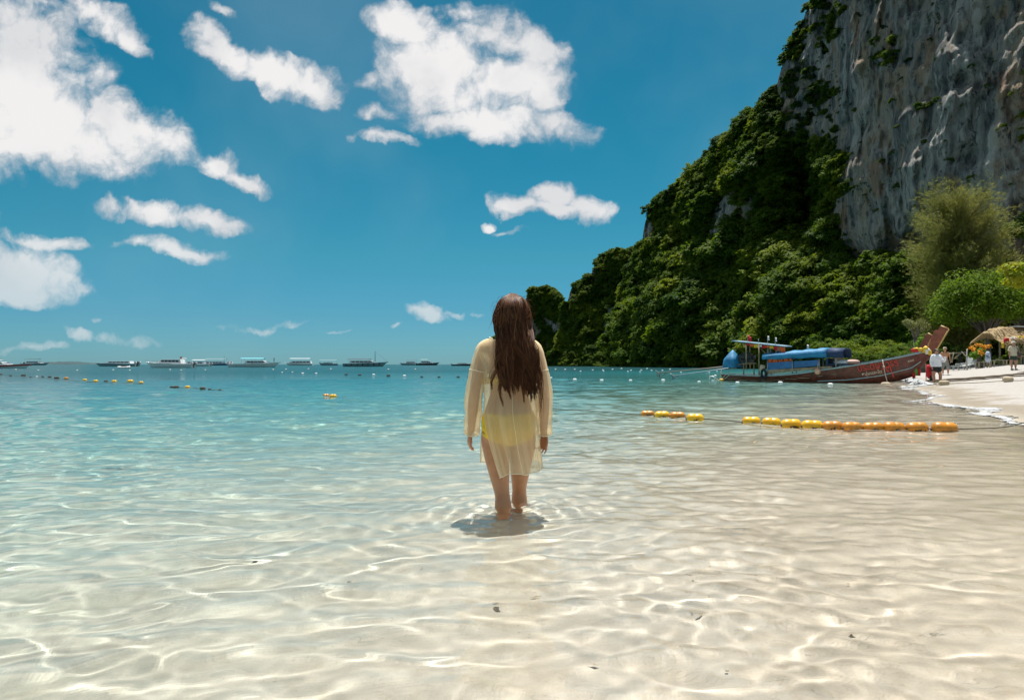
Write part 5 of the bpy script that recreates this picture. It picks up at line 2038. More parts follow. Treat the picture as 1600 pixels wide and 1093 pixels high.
# ------------------------------------------------------------------ floats
FL_Y = mat('yellow swim float plastic', (.86, .50, .006), .35, col2=(.76, .38, .008), vscale=5, coat=.2)
FL_O = mat('weathered orange float plastic', (.68, .25, .010), .42, col2=(.46, .19, .015), vscale=9, coat=.15)
ALGAE = mat('dark weed at the waterline', (.05, .04, .015), .8, var=.4, vscale=20)
FL_DARK = mat('weed covered float', (.06, .05, .03), .8, var=.4, vscale=8)
FL_WHITE = mat('white float foam', (.76, .76, .74), .6)


def float_mesh(L, r, seed):
    g = Geo()
    prof = []
    for f, q in ((-.5, .16), (-.49, .40), (-.46, .62), (-.40, .84), (-.32, .96), (-.2, 1.0), (-.06, 1.0), (-.03, .955), (.03, .955), (.06, 1.0), (.2, 1.0), (.32, .96), (.40, .84), (.46, .62), (.49, .40), (.5, .16)):
        prof.append((r * q, f * L))
    g.lathe(prof, (0, 0, 0), (0, math.pi / 2, 0), 24)
    me = g.mesh('shell')
    return me


def skirt_mesh(L, r):
    """ragged weed ring where the float meets the water"""
    g = Geo()
    vs, fs = [], []
    n = 44
    rr = random.Random(int(L * 1000))
    for k in range(n):
        a = 2 * math.pi * k / n
        ex, ey = math.cos(a), math.sin(a)
        for h, o in ((-.05, .0), (rr.uniform(-.01, .035) * r / .1, .006)):
            zz_ = h
            cr = math.sqrt(max(0, r * r - zz_ * zz_)) + o
            x = math.copysign(abs(ex) ** .55, ex) * (L * .47 + o)
            y = math.copysign(abs(ey) ** .8, ey) * cr * (1 - .18 * abs(ex) ** 6)
            vs.append(Vector((x, y, zz_)))
    for k in range(n):
        a, b_ = 2 * k, 2 * ((k + 1) % n)
        fs.append((a, b_, b_ + 1, a + 1))
    g.add(vs, fs)
    return g.mesh('weed_fringe')


NEAR = [(1001, 1022, 650, 'O'), (1022, 1046, 652, 'Y'), (1046, 1070, 653, 'O'), (1072, 1099, 657, 'Y'), (1159, 1187, 662, 'Y'), (1190, 1219, 664, 'Y'), (1219.5, 1251, 667, 'Y'), (1252, 1284, 669, 'Y'),
        (1284, 1315, 670, 'O'), (1315, 1346, 671.5, 'O'), (1347, 1378, 672, 'O'), (1378, 1412, 672.5, 'O'), (1414, 1448, 673, 'O'), (1455, 1493, 674, 'O')]
ORD = ['first', 'second', 'third', 'fourth', 'fifth', 'sixth', 'seventh', 'eighth', 'ninth', 'tenth', 'eleventh', 'twelfth', 'thirteenth', 'last']
line_pts = []
fm = {}
for k, (a, b_, yb, c) in enumerate(NEAR):
    Yd = EYE * F / (yb - 1.0 - 569)
    L = (b_ - a) / F * Yd * .98
    x = ((a + b_) / 2 - 800) / F * Yd
    yaw = -.03 + .1 * math.sin(k * 2.3)
    root = empty('swim_float', (x, Yd, 0), yaw, '%s float from the left on the near buoy line, %s' % (ORD[k], {'Y': 'bright yellow with clean top', 'O': 'orange and weathered with stains'}[c]), 'float', 'floats of the near swim line')
    r = L * .30
    sh = link('shell', float_mesh(L, r, k), FL_Y if c == 'Y' else FL_O, root, True)
    sh.location.z = r * .30
    sh.rotation_euler = (k * .7, .03 * math.sin(k * 3), 0)
    wf = link('weed_fringe', skirt_mesh(L * .985, r * .97), ALGAE, root, True)
    wf.location.z = r * .10
    wf.modifiers.new('solid', 'SOLIDIFY').thickness = .006
    g = Geo()
    for s_ in (-1, 1):
        g.tube([Vector((s_ * L * .47, 0, 0)), Vector((s_ * (L * .53), 0, 0))], .018, 8)
    ey = g.build('rope_eye', ROPE_DARK, root, True)
    ey.location.z = r * .22
    line_pts += [(x - L * .5, Yd, r * .3), (x + L * .5, Yd, r * .3)]
g = Geo()
x0, x1 = line_pts[0], line_pts[-1]
full_line = [(.55, 13.6, -.01), (1.3, 13.3, .012)] + line_pts + [(x1[0] + .7, x1[1] + .06, .05), (x1[0] + 1.2, x1[1] + .2, .12), (x1[0] + 2.4, x1[1] + .35, .24)]
dense = spline(full_line, 160)
g.tube([Vector(p) for p in dense], .007, 6)
tag(g.build('float_line', ROPE_DARK, None, True), 'dark rope threading the near yellow and orange floats', 'rope')

fmesh_small = float_mesh(.34, .12, 50)


def small_float(px, py, w, m_, label, group, z=.02, name='swim_float'):
    Yd = EYE * F / max(py - 569.0, .8)
    o = bpy.data.objects.new(name, bpy.data.meshes.new('float'))
    me = fmesh_small.copy()
    me.materials.clear()
    me.materials.append(m_)
    o = link(name, me, None, None, True)
    s_ = (w / F * Yd) / .34
    o.location = ((px - 800) / F * Yd, Yd, z * s_)
    o.scale = (s_, s_, s_)
    o.rotation_euler = (px * .3, 0, .3 * math.sin(px))
    return tag(o, label, 'float', group)


ORDS = ['first', 'second', 'third', 'fourth', 'fifth', 'sixth', 'seventh', 'eighth', 'ninth', 'tenth', 'eleventh', 'twelfth', 'thirteenth', 'fourteenth', 'fifteenth']
for kk, (px, py, w, c) in enumerate(((2, 585, 4, 'D'), (17, 587, 4, 'D'), (37, 587, 6.5, 'D'), (48, 589, 3, 'D'), (58, 588.6, 3, 'W'), (67, 588.5, 4, 'D'), (78, 589, 5, 'D'), (89, 591, 7, 'D'), (104, 591.6, 6.5, 'B'), (133, 594, 6, 'Y'), (150, 596, 7, 'Y'), (166, 596, 6, 'D'), (179, 596.5, 7.5, 'Y'), (204, 596.5, 9, 'Y'), (221, 598, 6.5, 'Y'))):
    lab = ORDS[kk] + ' from the left on the far left float line, ' + {'D': 'dark and weedy', 'W': 'tiny and pale', 'B': 'dark with a brownish top', 'Y': 'small and yellow'}[c]
    small_float(px, py, w, {'D': FL_DARK, 'W': FL_WHITE, 'B': FL_O, 'Y': FL_Y}[c], lab, 'floats of the far left line')
for k, (px, py, w, m_, lab) in enumerate(((269, 605, 6, FL_DARK, 'flat dark float at the left end of the short drifting line'), (276, 605.5, 8, FL_DARK, 'big dark float next to the yellowish one on the drifting line'), (293.5, 605.5, 8, FL_Y, 'yellowish float in the middle of the short drifting line'),
                                          (317, 607.5, 8.5, FL_DARK, 'round black float right of the yellowish one on the drifting line'), (328, 608.5, 5, FL_DARK, 'small black float near the right end of the drifting line'), (344, 609.5, 5, FL_DARK, 'last tiny dark float of the drifting line'))):
    small_float(px, py, w, m_, lab, 'floats of the short drifting line')
small_float(510, 619, 10, FL_O, 'brown orange float left of a yellow one, floating alone mid water', 'pair of floats mid water')
small_float(521, 620, 11, FL_Y, 'yellow float beside a brown one, floating alone mid water', 'pair of floats mid water')
for pts, lab in ((((266, 605.5), (300, 606), (322, 608), (349, 610)), 'dark rope of the short drifting float line'), (((526, 620.5), (540, 621.5), (552, 622.5)), 'olive rope trailing from the pair of floats mid water'), (((2, 585.5), (40, 588), (90, 592), (150, 597), (224, 599)), 'thin rope of the far left float line')):
    g = Geo()
    g.tube([Vector(((px - 800) / F * (EYE * F / (py - 569)), EYE * F / (py - 569), .0)) for px, py in spline(pts, 14)], .014, 5)
    tag(g.build('float_line', ROPE_DARK, None, True), lab, 'rope')
for kk, (px, py, w) in enumerate(((473, 583.5, 4), (494, 583.8, 4), (541, 585.3, 5), (562, 586, 5), (584, 585.8, 4.5), (607, 587, 6), (632, 587.6, 5), (659, 588.8, 4.5), (686, 589, 4.5), (716, 589, 5), (733, 588.8, 5))):
    dk = px in (541, 562, 607, 686, 716, 733, 659)
    small_float(px, py, w, FL_DARK if dk else FL_WHITE, '%s float from the left in the line left of the woman, %s' % (ORDS[kk], 'dark and low' if dk else 'pale'), 'floats of the line behind the woman')
for kk, (px, py, w) in enumerate(((861, 590.8, 4), (898, 594, 6), (940, 595, 5.5), (985, 595, 5), (1036, 594.8, 5.5), (1092, 597.4, 5), (1152, 598.8, 6), (1219, 599, 7), (1297, 602, 8))):
    small_float(px, py, w, FL_WHITE, '%s white float right of the woman in the line leading to the longtail hull' % ORDS[kk], 'white floats right of the woman', z=.05)
for px, py in ((25, 578), (60, 579), (121, 579), (177, 578.5), (203, 579), (266, 578.3), (283, 579), (321, 578.5), (427, 578), (441, 582.5), (447, 577.5), (457, 582), (482, 577), (517, 577), (607, 577.5), (649, 577.5), (853, 577.7), (868, 577.5), (883, 577.8), (898, 577.5), (907, 580.5), (926, 578.5), (942, 578.6), (943, 580.2), (957, 577.6), (971, 576.5), (981, 581), (986, 579), (1000, 581.4), (1002, 578.7), (1011, 576.6), (1018, 579.2), (1035, 579.2), (1047, 577.5), (1064, 582), (1069, 579.5), (1104, 581.5), (1108, 582.2), (1120, 580.6)):
    small_float(px, py, 2.6, FL_WHITE, 'tiny white marker float on the far water ' + ('under the speedboats at the far left' if px < 240 else 'under the boats left of the masted one' if px < 530 else 'between the masted boat and the woman' if px < 740 else 'just right of the woman' if px < 920 else 'below the wooded slope right of the woman' if px < 1015 else 'by the propeller shafts of the longtail boat'), 'white marker floats far out', z=.1)
# ------------------------------------------------------------------ the beach: trees, people, hut, loungers
def on_ground(px, py):
    """where the sight line through a pixel meets the beach"""
    lo = None
    for Yd in np.arange(4, 120, .1):
        p = at(px, py, Yd)
        if p.z <= gz(p.x, p.y):
            return Vector((p.x, p.y, gz(p.x, p.y)))
    return at(px, py, 60)


def stand(px, Y):
    x = (px - 800) / F * Y
    return Vector((x, Y, gz(x, Y)))


# feathery casuarina behind the beach
def casuarina(px, Y, top_py, width_px, seed, label):
    base = stand(px, Y)
    Hh = at(px, top_py, Y).z - base.z
    Wd = width_px / F * Y
    r = np.random.default_rng(seed)
    root = empty('casuarina_tree', base, 0, label, 'tree')
    g = Geo()
    g.tube([Vector((0, 0, -.5)), Vector((.1, 0, Hh * .2)), Vector((-.1, .1, Hh * .5)), Vector((.15, 0, Hh * .85))], [.28, .22, .14, .04], 9)
    tips = []
    for k in range(210):
        z0 = Hh * r.uniform(.10, .86)
        a = r.uniform(0, 6.283)
        rise = r.uniform(.35, 1.0)
        ln = Wd * .5 * r.uniform(.55, 1.08) * math.sin(math.pi * min(.98, (z0 / Hh) * .72 + .20)) ** .8
        d = Vector((math.cos(a), math.sin(a), rise)).normalized()
        p0 = Vector((0, 0, z0))
        p1 = p0 + d * ln * .5
        p2 = p0 + d * ln + Vector((0, 0, .08 * ln))
        g.tube([p0, p1, p2], [.06, .035, .012], 5, caps=False)
        tips.append((p0, p1, p2, ln))
    g.build('trunk', BARK, root, True)
    vs, fs = [], []
    for (p0, p1, p2, ln) in tips:
        nsp = int(30 + 30 * ln)
        for q in range(nsp):
            f = r.uniform(.12, 1.03)
            c = p0.lerp(p1, f * 2) if f < .5 else p1.lerp(p2, f * 2 - 1)
            c = c + Vector(r.normal(0, .42, 3))
            up = Vector((r.normal(0, .5), r.normal(0, .5), r.uniform(.1, 1.0))).normalized() + (p2 - p0).normalized() * .7
            L2 = r.uniform(.35, .85)
            for w in range(5):
                d = (up + Vector(r.normal(0, .45, 3))).normalized()
                e = c + d * L2 * r.uniform(.6, 1.0)
                mid = (c + e) * .5 + Vector((0, 0, .03))
                e = e - Vector((0, 0, .12 * L2))
                s = d.orthogonal().normalized() * r.uniform(.016, .028)
                o = len(vs)
                vs += [tuple(c), tuple(mid + s), tuple(e), tuple(mid - s)]
                fs.append((o, o + 1, o + 2, o + 3))
    me = quads_mesh('crown', vs, fs)
    link('crown', me, LEAF_NEEDLE, root)
    return root


casuarina(1500, 76, 288, 190, 3, 'pale olive feathery casuarina tree standing before the grey rock wall')


def leafy_tree(px, Y, cpx, cpy, wpx, hpx, leaf, n, mats, seed, label, name='broadleaf_tree', clumps=26, trunk=True, nz=.8, cat='tree'):
    base = stand(px, Y)
    root = empty(name, base, 0, label, cat)
    c = at(cpx, cpy, Y) - base
    rx, rz = wpx / F * Y * .5, hpx / F * Y * .5
    r = np.random.default_rng(seed)
    cs, ns = [], []
    cl = []
    per = n // clumps
    for k in range(clumps):
        d = r.normal(size=3)
        d /= np.linalg.norm(d)
        if d[2] < -.3:
            d[2] *= -.6
        rad = r.uniform(.45, .85)
        cc = np.array(c) + d * rad * np.array([rx, rx * .75, rz])
        cl.append(Vector(cc))
        cr = np.array([rx, rx * .8, rz]) * r.uniform(.24, .42)
        cr[2] = min(cr[2], cr[0] * .8)
        q = r.normal(size=(per, 3))
        q /= np.linalg.norm(q, axis=1)[:, None]
        cs.append(cc + q * cr * (.62 + .4 * r.random(per))[:, None])
        ns.append(q + np.array([0, -.15, nz]) + .5 * r.normal(size=(per, 3)))
    cen, nr_ = np.concatenate(cs), np.concatenate(ns)
    cen[:, 2] = np.maximum(cen[:, 2], .15)
    v, f = leaf_cards(cen, nr_, leaf * (.6 + .7 * r.random(len(cen))), r, 1.6)
    link('crown', quads_mesh('crown', v, f), mats, root)
    if trunk:
        g = Geo()
        fork = Vector(c) * .35
        fork.z = max(.6, c.z - rz * .75)
        g.tube([Vector((0, 0, -.4)), fork * .5 + Vector((.1, 0, 0)), fork], [.26, .2, .17], 9)
        for k in range(0, clumps, 3):
            g.tube([fork, fork.lerp(cl[k], .5) + Vector((0, 0, .2)), cl[k]], [.11, .07, .025], 6)
        g.build('trunk', BARK, root, True)
    return root


leafy_tree(1545, 66, 1535, 482, 165, 118, .22, 19000, LEAF_BROAD, 5, 'dense round broadleaf tree shading the beach behind the prow', clumps=64)
leafy_tree(1600, 70, 1606, 482, 110, 116, .22, 9500, LEAF_BROAD, 6, 'broadleaf tree at the right edge above the thatched hut', clumps=40)
leafy_tree(1690, 40, 1632, 432, 130, 62, .30, 1500, LEAF_YELLOW, 7, 'branch of large yellow green leaves with some red reaching in from the right edge', 'almond_tree', clumps=14)
leafy_tree(1592, 82, 1592, 372, 60, 110, .32, 2600, LEAF_FOREST, 8, 'dark green tree at the right edge behind the casuarina', clumps=16)
SHORE = [(1296, 92, 3.0), (1322, 84, 2.4), (1345, 90, 3.2), (1366, 80, 2.2), (1388, 84, 2.8), (1408, 76, 2.1), (1428, 80, 2.6), (1446, 70, 1.9), (1462, 78, 2.5), (1335, 74, 1.5), (1395, 70, 1.5), (1420, 66, 1.3), (1475, 70, 1.8), (1310, 78, 1.4), (1375, 72, 1.4)]
for k, (px, Y, R) in enumerate(SHORE):
    b_ = stand(px, Y)
    forest_tree((b_.x, b_.y, max(b_.z, .2)), R, k * 3 + 1, ['tallest', 'second', 'third', 'fourth', 'fifth', 'sixth', 'seventh', 'eighth', 'ninth', 'low tenth', 'low eleventh', 'lowest twelfth', 'thirteenth', 'low fourteenth', 'low fifteenth'][k] + ' leafy shore tree, ' + ('behind the blue canopy' if px < 1330 else 'behind the foredeck' if px < 1380 else 'behind the red lettering' if px < 1430 else 'behind the prow') + ' of the longtail boat', 'shore trees behind the boats', .75)
leafy_tree(1441, 60, 1441, 540, 26, 38, .14, 900, LEAF_SHRUB, 12, 'bright green leafy shrub right behind the prow of the boats', 'shrub', 9, True, .8, 'shrub')
leafy_tree(1431, 62, 1428, 512, 46, 44, .12, 1500, leaf_material('grey green twigs leaves', (.12, .14, .06), (.16, .17, .08), .3), 14, 'thin grey green shrub with bare twigs behind the second prow', 'shrub', 10, True, .8, 'shrub')

# flowering shrub beside the hut
fl = leafy_tree(1530, 58, 1531, 555, 34, 28, .22, 900, LEAF_SHRUB, 15, 'shrub with orange flowers between the sun loungers and the hut', 'flowering_shrub', 9, True, .8, 'shrub')
r = np.random.default_rng(3)
b0 = fl.location
ORF = mat('orange petals', (.85, .38, .01), .6, var=.3, vscale=20)
for k, (px, py, s) in enumerate(((1519, 543, .34), (1522, 546, .26), (1533, 540, .24), (1540, 541, .28), (1537, 544, .2), (1531, 550, .26), (1546, 540, .24), (1536, 552, .18), (1526, 538, .16))):
    c = at(px, py, 57.3) - b0
    cen = np.array(c) + r.normal(0, s * .30, (34, 3))
    v, f = leaf_cards(cen, r.normal(size=(34, 3)) + np.array([0, -.6, .8]), np.full(34, .10) * (1 + r.random(34)), r, 1.3)
    link('flower_cluster', quads_mesh('flower_cluster', v, f), ORF, fl)
# a bare forked stem before the flowers
g = Geo()
b0 = stand(1511, 56)
g.tube([b0 + Vector((0, 0, -.2)), b0 + Vector((-.03, 0, .7)), b0 + Vector((.02, 0, 1.75))], [.07, .055, .04], 7)
g.tube([b0 + Vector((-.03, 0, 1.1)), b0 + Vector((-.40, .1, 1.55))], [.04, .02], 6)
tag(g.build('bare_sapling', mat('pale bark', (.42, .38, .32), .8, var=.3), None, True), 'pale bare forked stem standing left of the orange flowers', 'sapling')

# ---- thatched beach hut
THATCH = mat('dry palm thatch', (.42, .30, .15), .95, col2=(.24, .17, .09), vscale=14, bump=.8, bscale=30)
BAMBOO = mat('weathered bamboo pole', (.45, .37, .24), .7, var=.4, vscale=5)
hb = stand(1582, 60)
hut = empty('beach_hut', hb, 0, 'open thatched palm leaf hut on bamboo poles at the right edge of the beach', 'hut')
hz_ = lambda py: at(1582, py, 60).z - hb.z
hx = lambda px: (px - 800) / F * 60 - hb.x
r = np.random.default_rng(9)
g = Geo()
x0, x1 = hx(1543), hx(1625)
e0, rdg = hz_(530), hz_(514)
NX = 30
prof = [(-2.2, e0 - .1), (-1.2, e0 + .30), (-.3, rdg), (.5, rdg + .05), (2.2, e0 + .1)]
rows = []
for i in range(NX):
    f = i / (NX - 1)
    x = x0 + (x1 - x0) * f
    dip = .45 * max(0, 1 - f * 5) ** 1.0
    rows.append([Vector((x + r.normal(0, .03), y, z - dip + r.normal(0, .05))) for y, z in prof])
g.loft(rows, closed=False, caps=False)
rf = g.build('thatch_roof', THATCH, hut)
rf.modifiers.new('solid', 'SOLIDIFY').thickness = .10
vs, fs = [], []
for k in range(1500):
    f, q = r.random(), r.random()
    i = min(NX - 2, int(f * (NX - 1)))
    j = min(2, int(q * 3))
    a, b_ = rows[i][j], rows[i + 1][j + 1]
    p = Vector((a.x + (b_.x - a.x) * r.random(), a.y + (b_.y - a.y) * r.random(), 0))
    p.z = a.z + (b_.z - a.z) * ((p.y - a.y) / (b_.y - a.y)) + .06
    d = Vector((r.normal(0, .35), -1, -.28 + r.normal(0, .2))).normalized() * r.uniform(.25, .6)
    s = Vector((.03, 0, .01))
    o = len(vs)
    vs += [tuple(p - s), tuple(p + s), tuple(p + d + s * .4), tuple(p + d - s * .4)]
    fs.append((o, o + 1, o + 2, o + 3))
for k in range(260):      # ragged fringe at the eaves
    x = x0 + (x1 - x0) * r.random()
    f = (x - x0) / (x1 - x0)
    z = e0 - .1 - .45 * max(0, 1 - f * 5)
    p = Vector((x, -2.2, z))
    d = Vector((r.normal(0, .12), -.12, -r.uniform(.2, .5)))
    s = Vector((.035, 0, 0))
    o = len(vs)
    vs += [tuple(p - s), tuple(p + s), tuple(p + d + s * .4), tuple(p + d - s * .4)]
    fs.append((o, o + 1, o + 2, o + 3))
th = link('thatch_fringe', quads_mesh('thatch_fringe', vs, fs), THATCH, rf)
th['kind'] = 'stuff'
for px, yl in ((1559.5, -2.0), (1579, -2.0), (1604, -2.0), (1561, 1.8), (1585, 1.8), (1606, 1.8)):
    g = Geo()
    g.tube([Vector((hx(px), yl, -.4)), Vector((hx(px) + .03, yl, e0 + .05))], .075, 8)
    g.build('pole', BAMBOO, hut, True)
for k in range(7):
    g = Geo()
    px = 1563.5 + k * 2.6
    g.tube([Vector((hx(px), -1.5 + .1 * (k % 2), -.2)), Vector((hx(px) + r.normal(0, .05), -1.5, hz_(536 + (k % 3) * 4)))], .045, 6)
    g.build('bamboo_slat', BAMBOO, hut, True)
g = Geo()
g.box((hx(1572), -1.9, .75), (1.5, .5, .06))
g.box((hx(1592), -1.6, .95), (1.6, .8, .06))
for px in (1564, 1570, 1575, 1580, 1586, 1598):
    g.box((hx(px), -1.9, .35), (.09, .09, .8))
g.build('counter', BAMBOO, hut)
g = Geo()
g.box((hx(1595), -1.7, 1.25), (1.3, .06, .35))
g.build('counter_cloth', mat('pale turquoise sheet', (.35, .58, .62), .6), hut)
g = Geo()
g.box((hx(1600), -.4, hz_(511.5)), (2.4, 1.0, .12), (.0, .05, 0))
g.build('roof_plank', mat('grey plank', (.42, .42, .40), .8), hut)
for k, (px, py, m_, w, lab) in enumerate(((1572, 530, RED_CLOTH, .45, 'red cloth hanging under the eave of the thatched hut'), (1584, 528.5, WHITE_CLOTH, .5, 'white cloth hanging under the hut roof beside the red one'), (1595, 527, YEL_CLOTH, .55, 'orange yellow cloth hanging under the hut roof at the right edge'), (1567, 537, YEL_CLOTH, .25, 'small yellow cloth hanging by the bamboo screen of the hut'))):
    g = Geo()
    p = at(px, py, 57.9)
    g.loft([[p + Vector((w * (q - .5) + .02 * math.sin(q * 9), .05 * math.sin(q * 12 + k), -zz_)) for q in (0, .2, .4, .6, .8, 1)] for zz_ in (-.12, .15, .34)], closed=False, caps=False)
    o = g.build('hanging_cloth', m_, None, True)
    o.modifiers.new('solid', 'SOLIDIFY').thickness = .02
    tag(o, lab, 'cloth', 'cloths hanging in the hut')
# benches and a post with a jacket, left of the hut
for (a, b_, py, Y, lab) in ((1526, 1541, 565.5, 57, 'low weathered bench below the orange flowers'), (1549, 1572, 562.5, 57.4, 'higher wooden bench in front of the bamboo hut')):
    root = empty('bench', stand((a + b_) / 2, Y), 0, lab, 'bench')
    L = (b_ - a) / F * Y
    zt = at(a, py, Y).z - root.location.z
    g = Geo()
    for k in range(3):
        g.box((0, -.2 + .2 * k, zt), (L, .17, .05))
    g.build('seat', mat('grey weathered wood', (.40, .36, .30), .85, var=.4, vscale=5), root)
    for sx in (-.42, .42):
        for sy in (-.18, .18):
            g = Geo()
            g.box((sx * L, sy, zt * .5 - .1), (.08, .07, zt + .15))
            g.build('leg', BAMBOO, root)
g = Geo()
b0 = stand(1546, 56.5)
g.tube([b0 + Vector((0, 0, -.3)), b0 + Vector((0, 0, 1.0))], .06, 8)
tag(g.build('wooden_post', BAMBOO, None, True), 'short wooden post under the blue white jacket', 'post')
g = Geo()
p = at(1543, 556, 56.4)
g.loft([[p + Vector((w * math.cos(q) * .9, w * .5 * math.sin(q) - .05, z)) for q in [2 * math.pi * i / 14 for i in range(14)]] for z, w in ((-.55, .22), (-.3, .25), (0, .24), (.25, .22), (.38, .10))])
tag(g.build('draped_jacket', mat('blue white fabric', (.55, .62, .68), .8, col2=(.10, .14, .26), vscale=3.5), None, True), 'blue and white jacket draped on the post left of the hut', 'jacket')

# sun loungers
PLAST = mat('grey white plastic lounger', (.42, .44, .43), .5, var=.15)


def lounger(px, Y, rz, back, label):
    root = empty('sun_lounger', stand(px, Y), rz, label, 'sun lounger', 'sun loungers on the beach')
    g = Geo()
    for k in range(7):
        g.box((-.85 + k * .19, 0, .36), (.15, .58, .035))
    for sy in (-.3, .3):
        g.box((-.28, sy, .34), (1.35, .05, .07))
    g.build('seat', PLAST, root)
    g = Geo()
    ca, sa = math.cos(back), math.sin(back)
    for k in range(6):
        d = .10 + k * .14
        g.box((.42 + ca * d, 0, .36 + sa * d), (.11, .56, .03), (0, -back, 0))
    for sy in (-.29, .29):
        g.tube([Vector((.40, sy, .36)), Vector((.42 + ca * .88, sy, .36 + sa * .88))], .028, 6)
    g.build('backrest', PLAST, root)
    for sx in (-.75, .35):
        for sy in (-.28, .28):
            g = Geo()
            g.tube([Vector((sx, sy, .36)), Vector((sx + .06 * (1 if sx > 0 else -1), sy * 1.1, -.03))], .032, 7)
            g.build('leg', PLAST, root, True)
    g = Geo()
    for sy in (-.3, .3):
        g.tube([Vector((.0, sy, .36)), Vector((.05, sy, .56)), Vector((.45, sy, .58)), Vector((.5, sy, .4))], .025, 6)
    g.build('armrest', PLAST, root, True)
    return root


lounger(1497, 58.5, .25, R_(12), 'grey plastic sun lounger lying almost flat, nearer the boats')
lounger(1505, 60.0, .2, R_(62), 'grey plastic sun lounger with its back raised, beside the flat one')
lounger(1513, 61.5, .15, R_(68), 'rear grey plastic sun lounger with its back raised towards the flowers')
# timber rail behind the loungers
g = Geo()
for a, b_ in (((1484, 552), (1512, 550)), ((1487, 566), (1490, 551)), ((1491, 560), (1502, 551)), ((1470, 556), (1488, 552))):
    g.tube([at(*a, 64), at(*b_, 64)], .07, 7)
tag(g.build('timber_rail', BAMBOO, None, True), 'pale timber rail frame behind the sun loungers', 'rail')


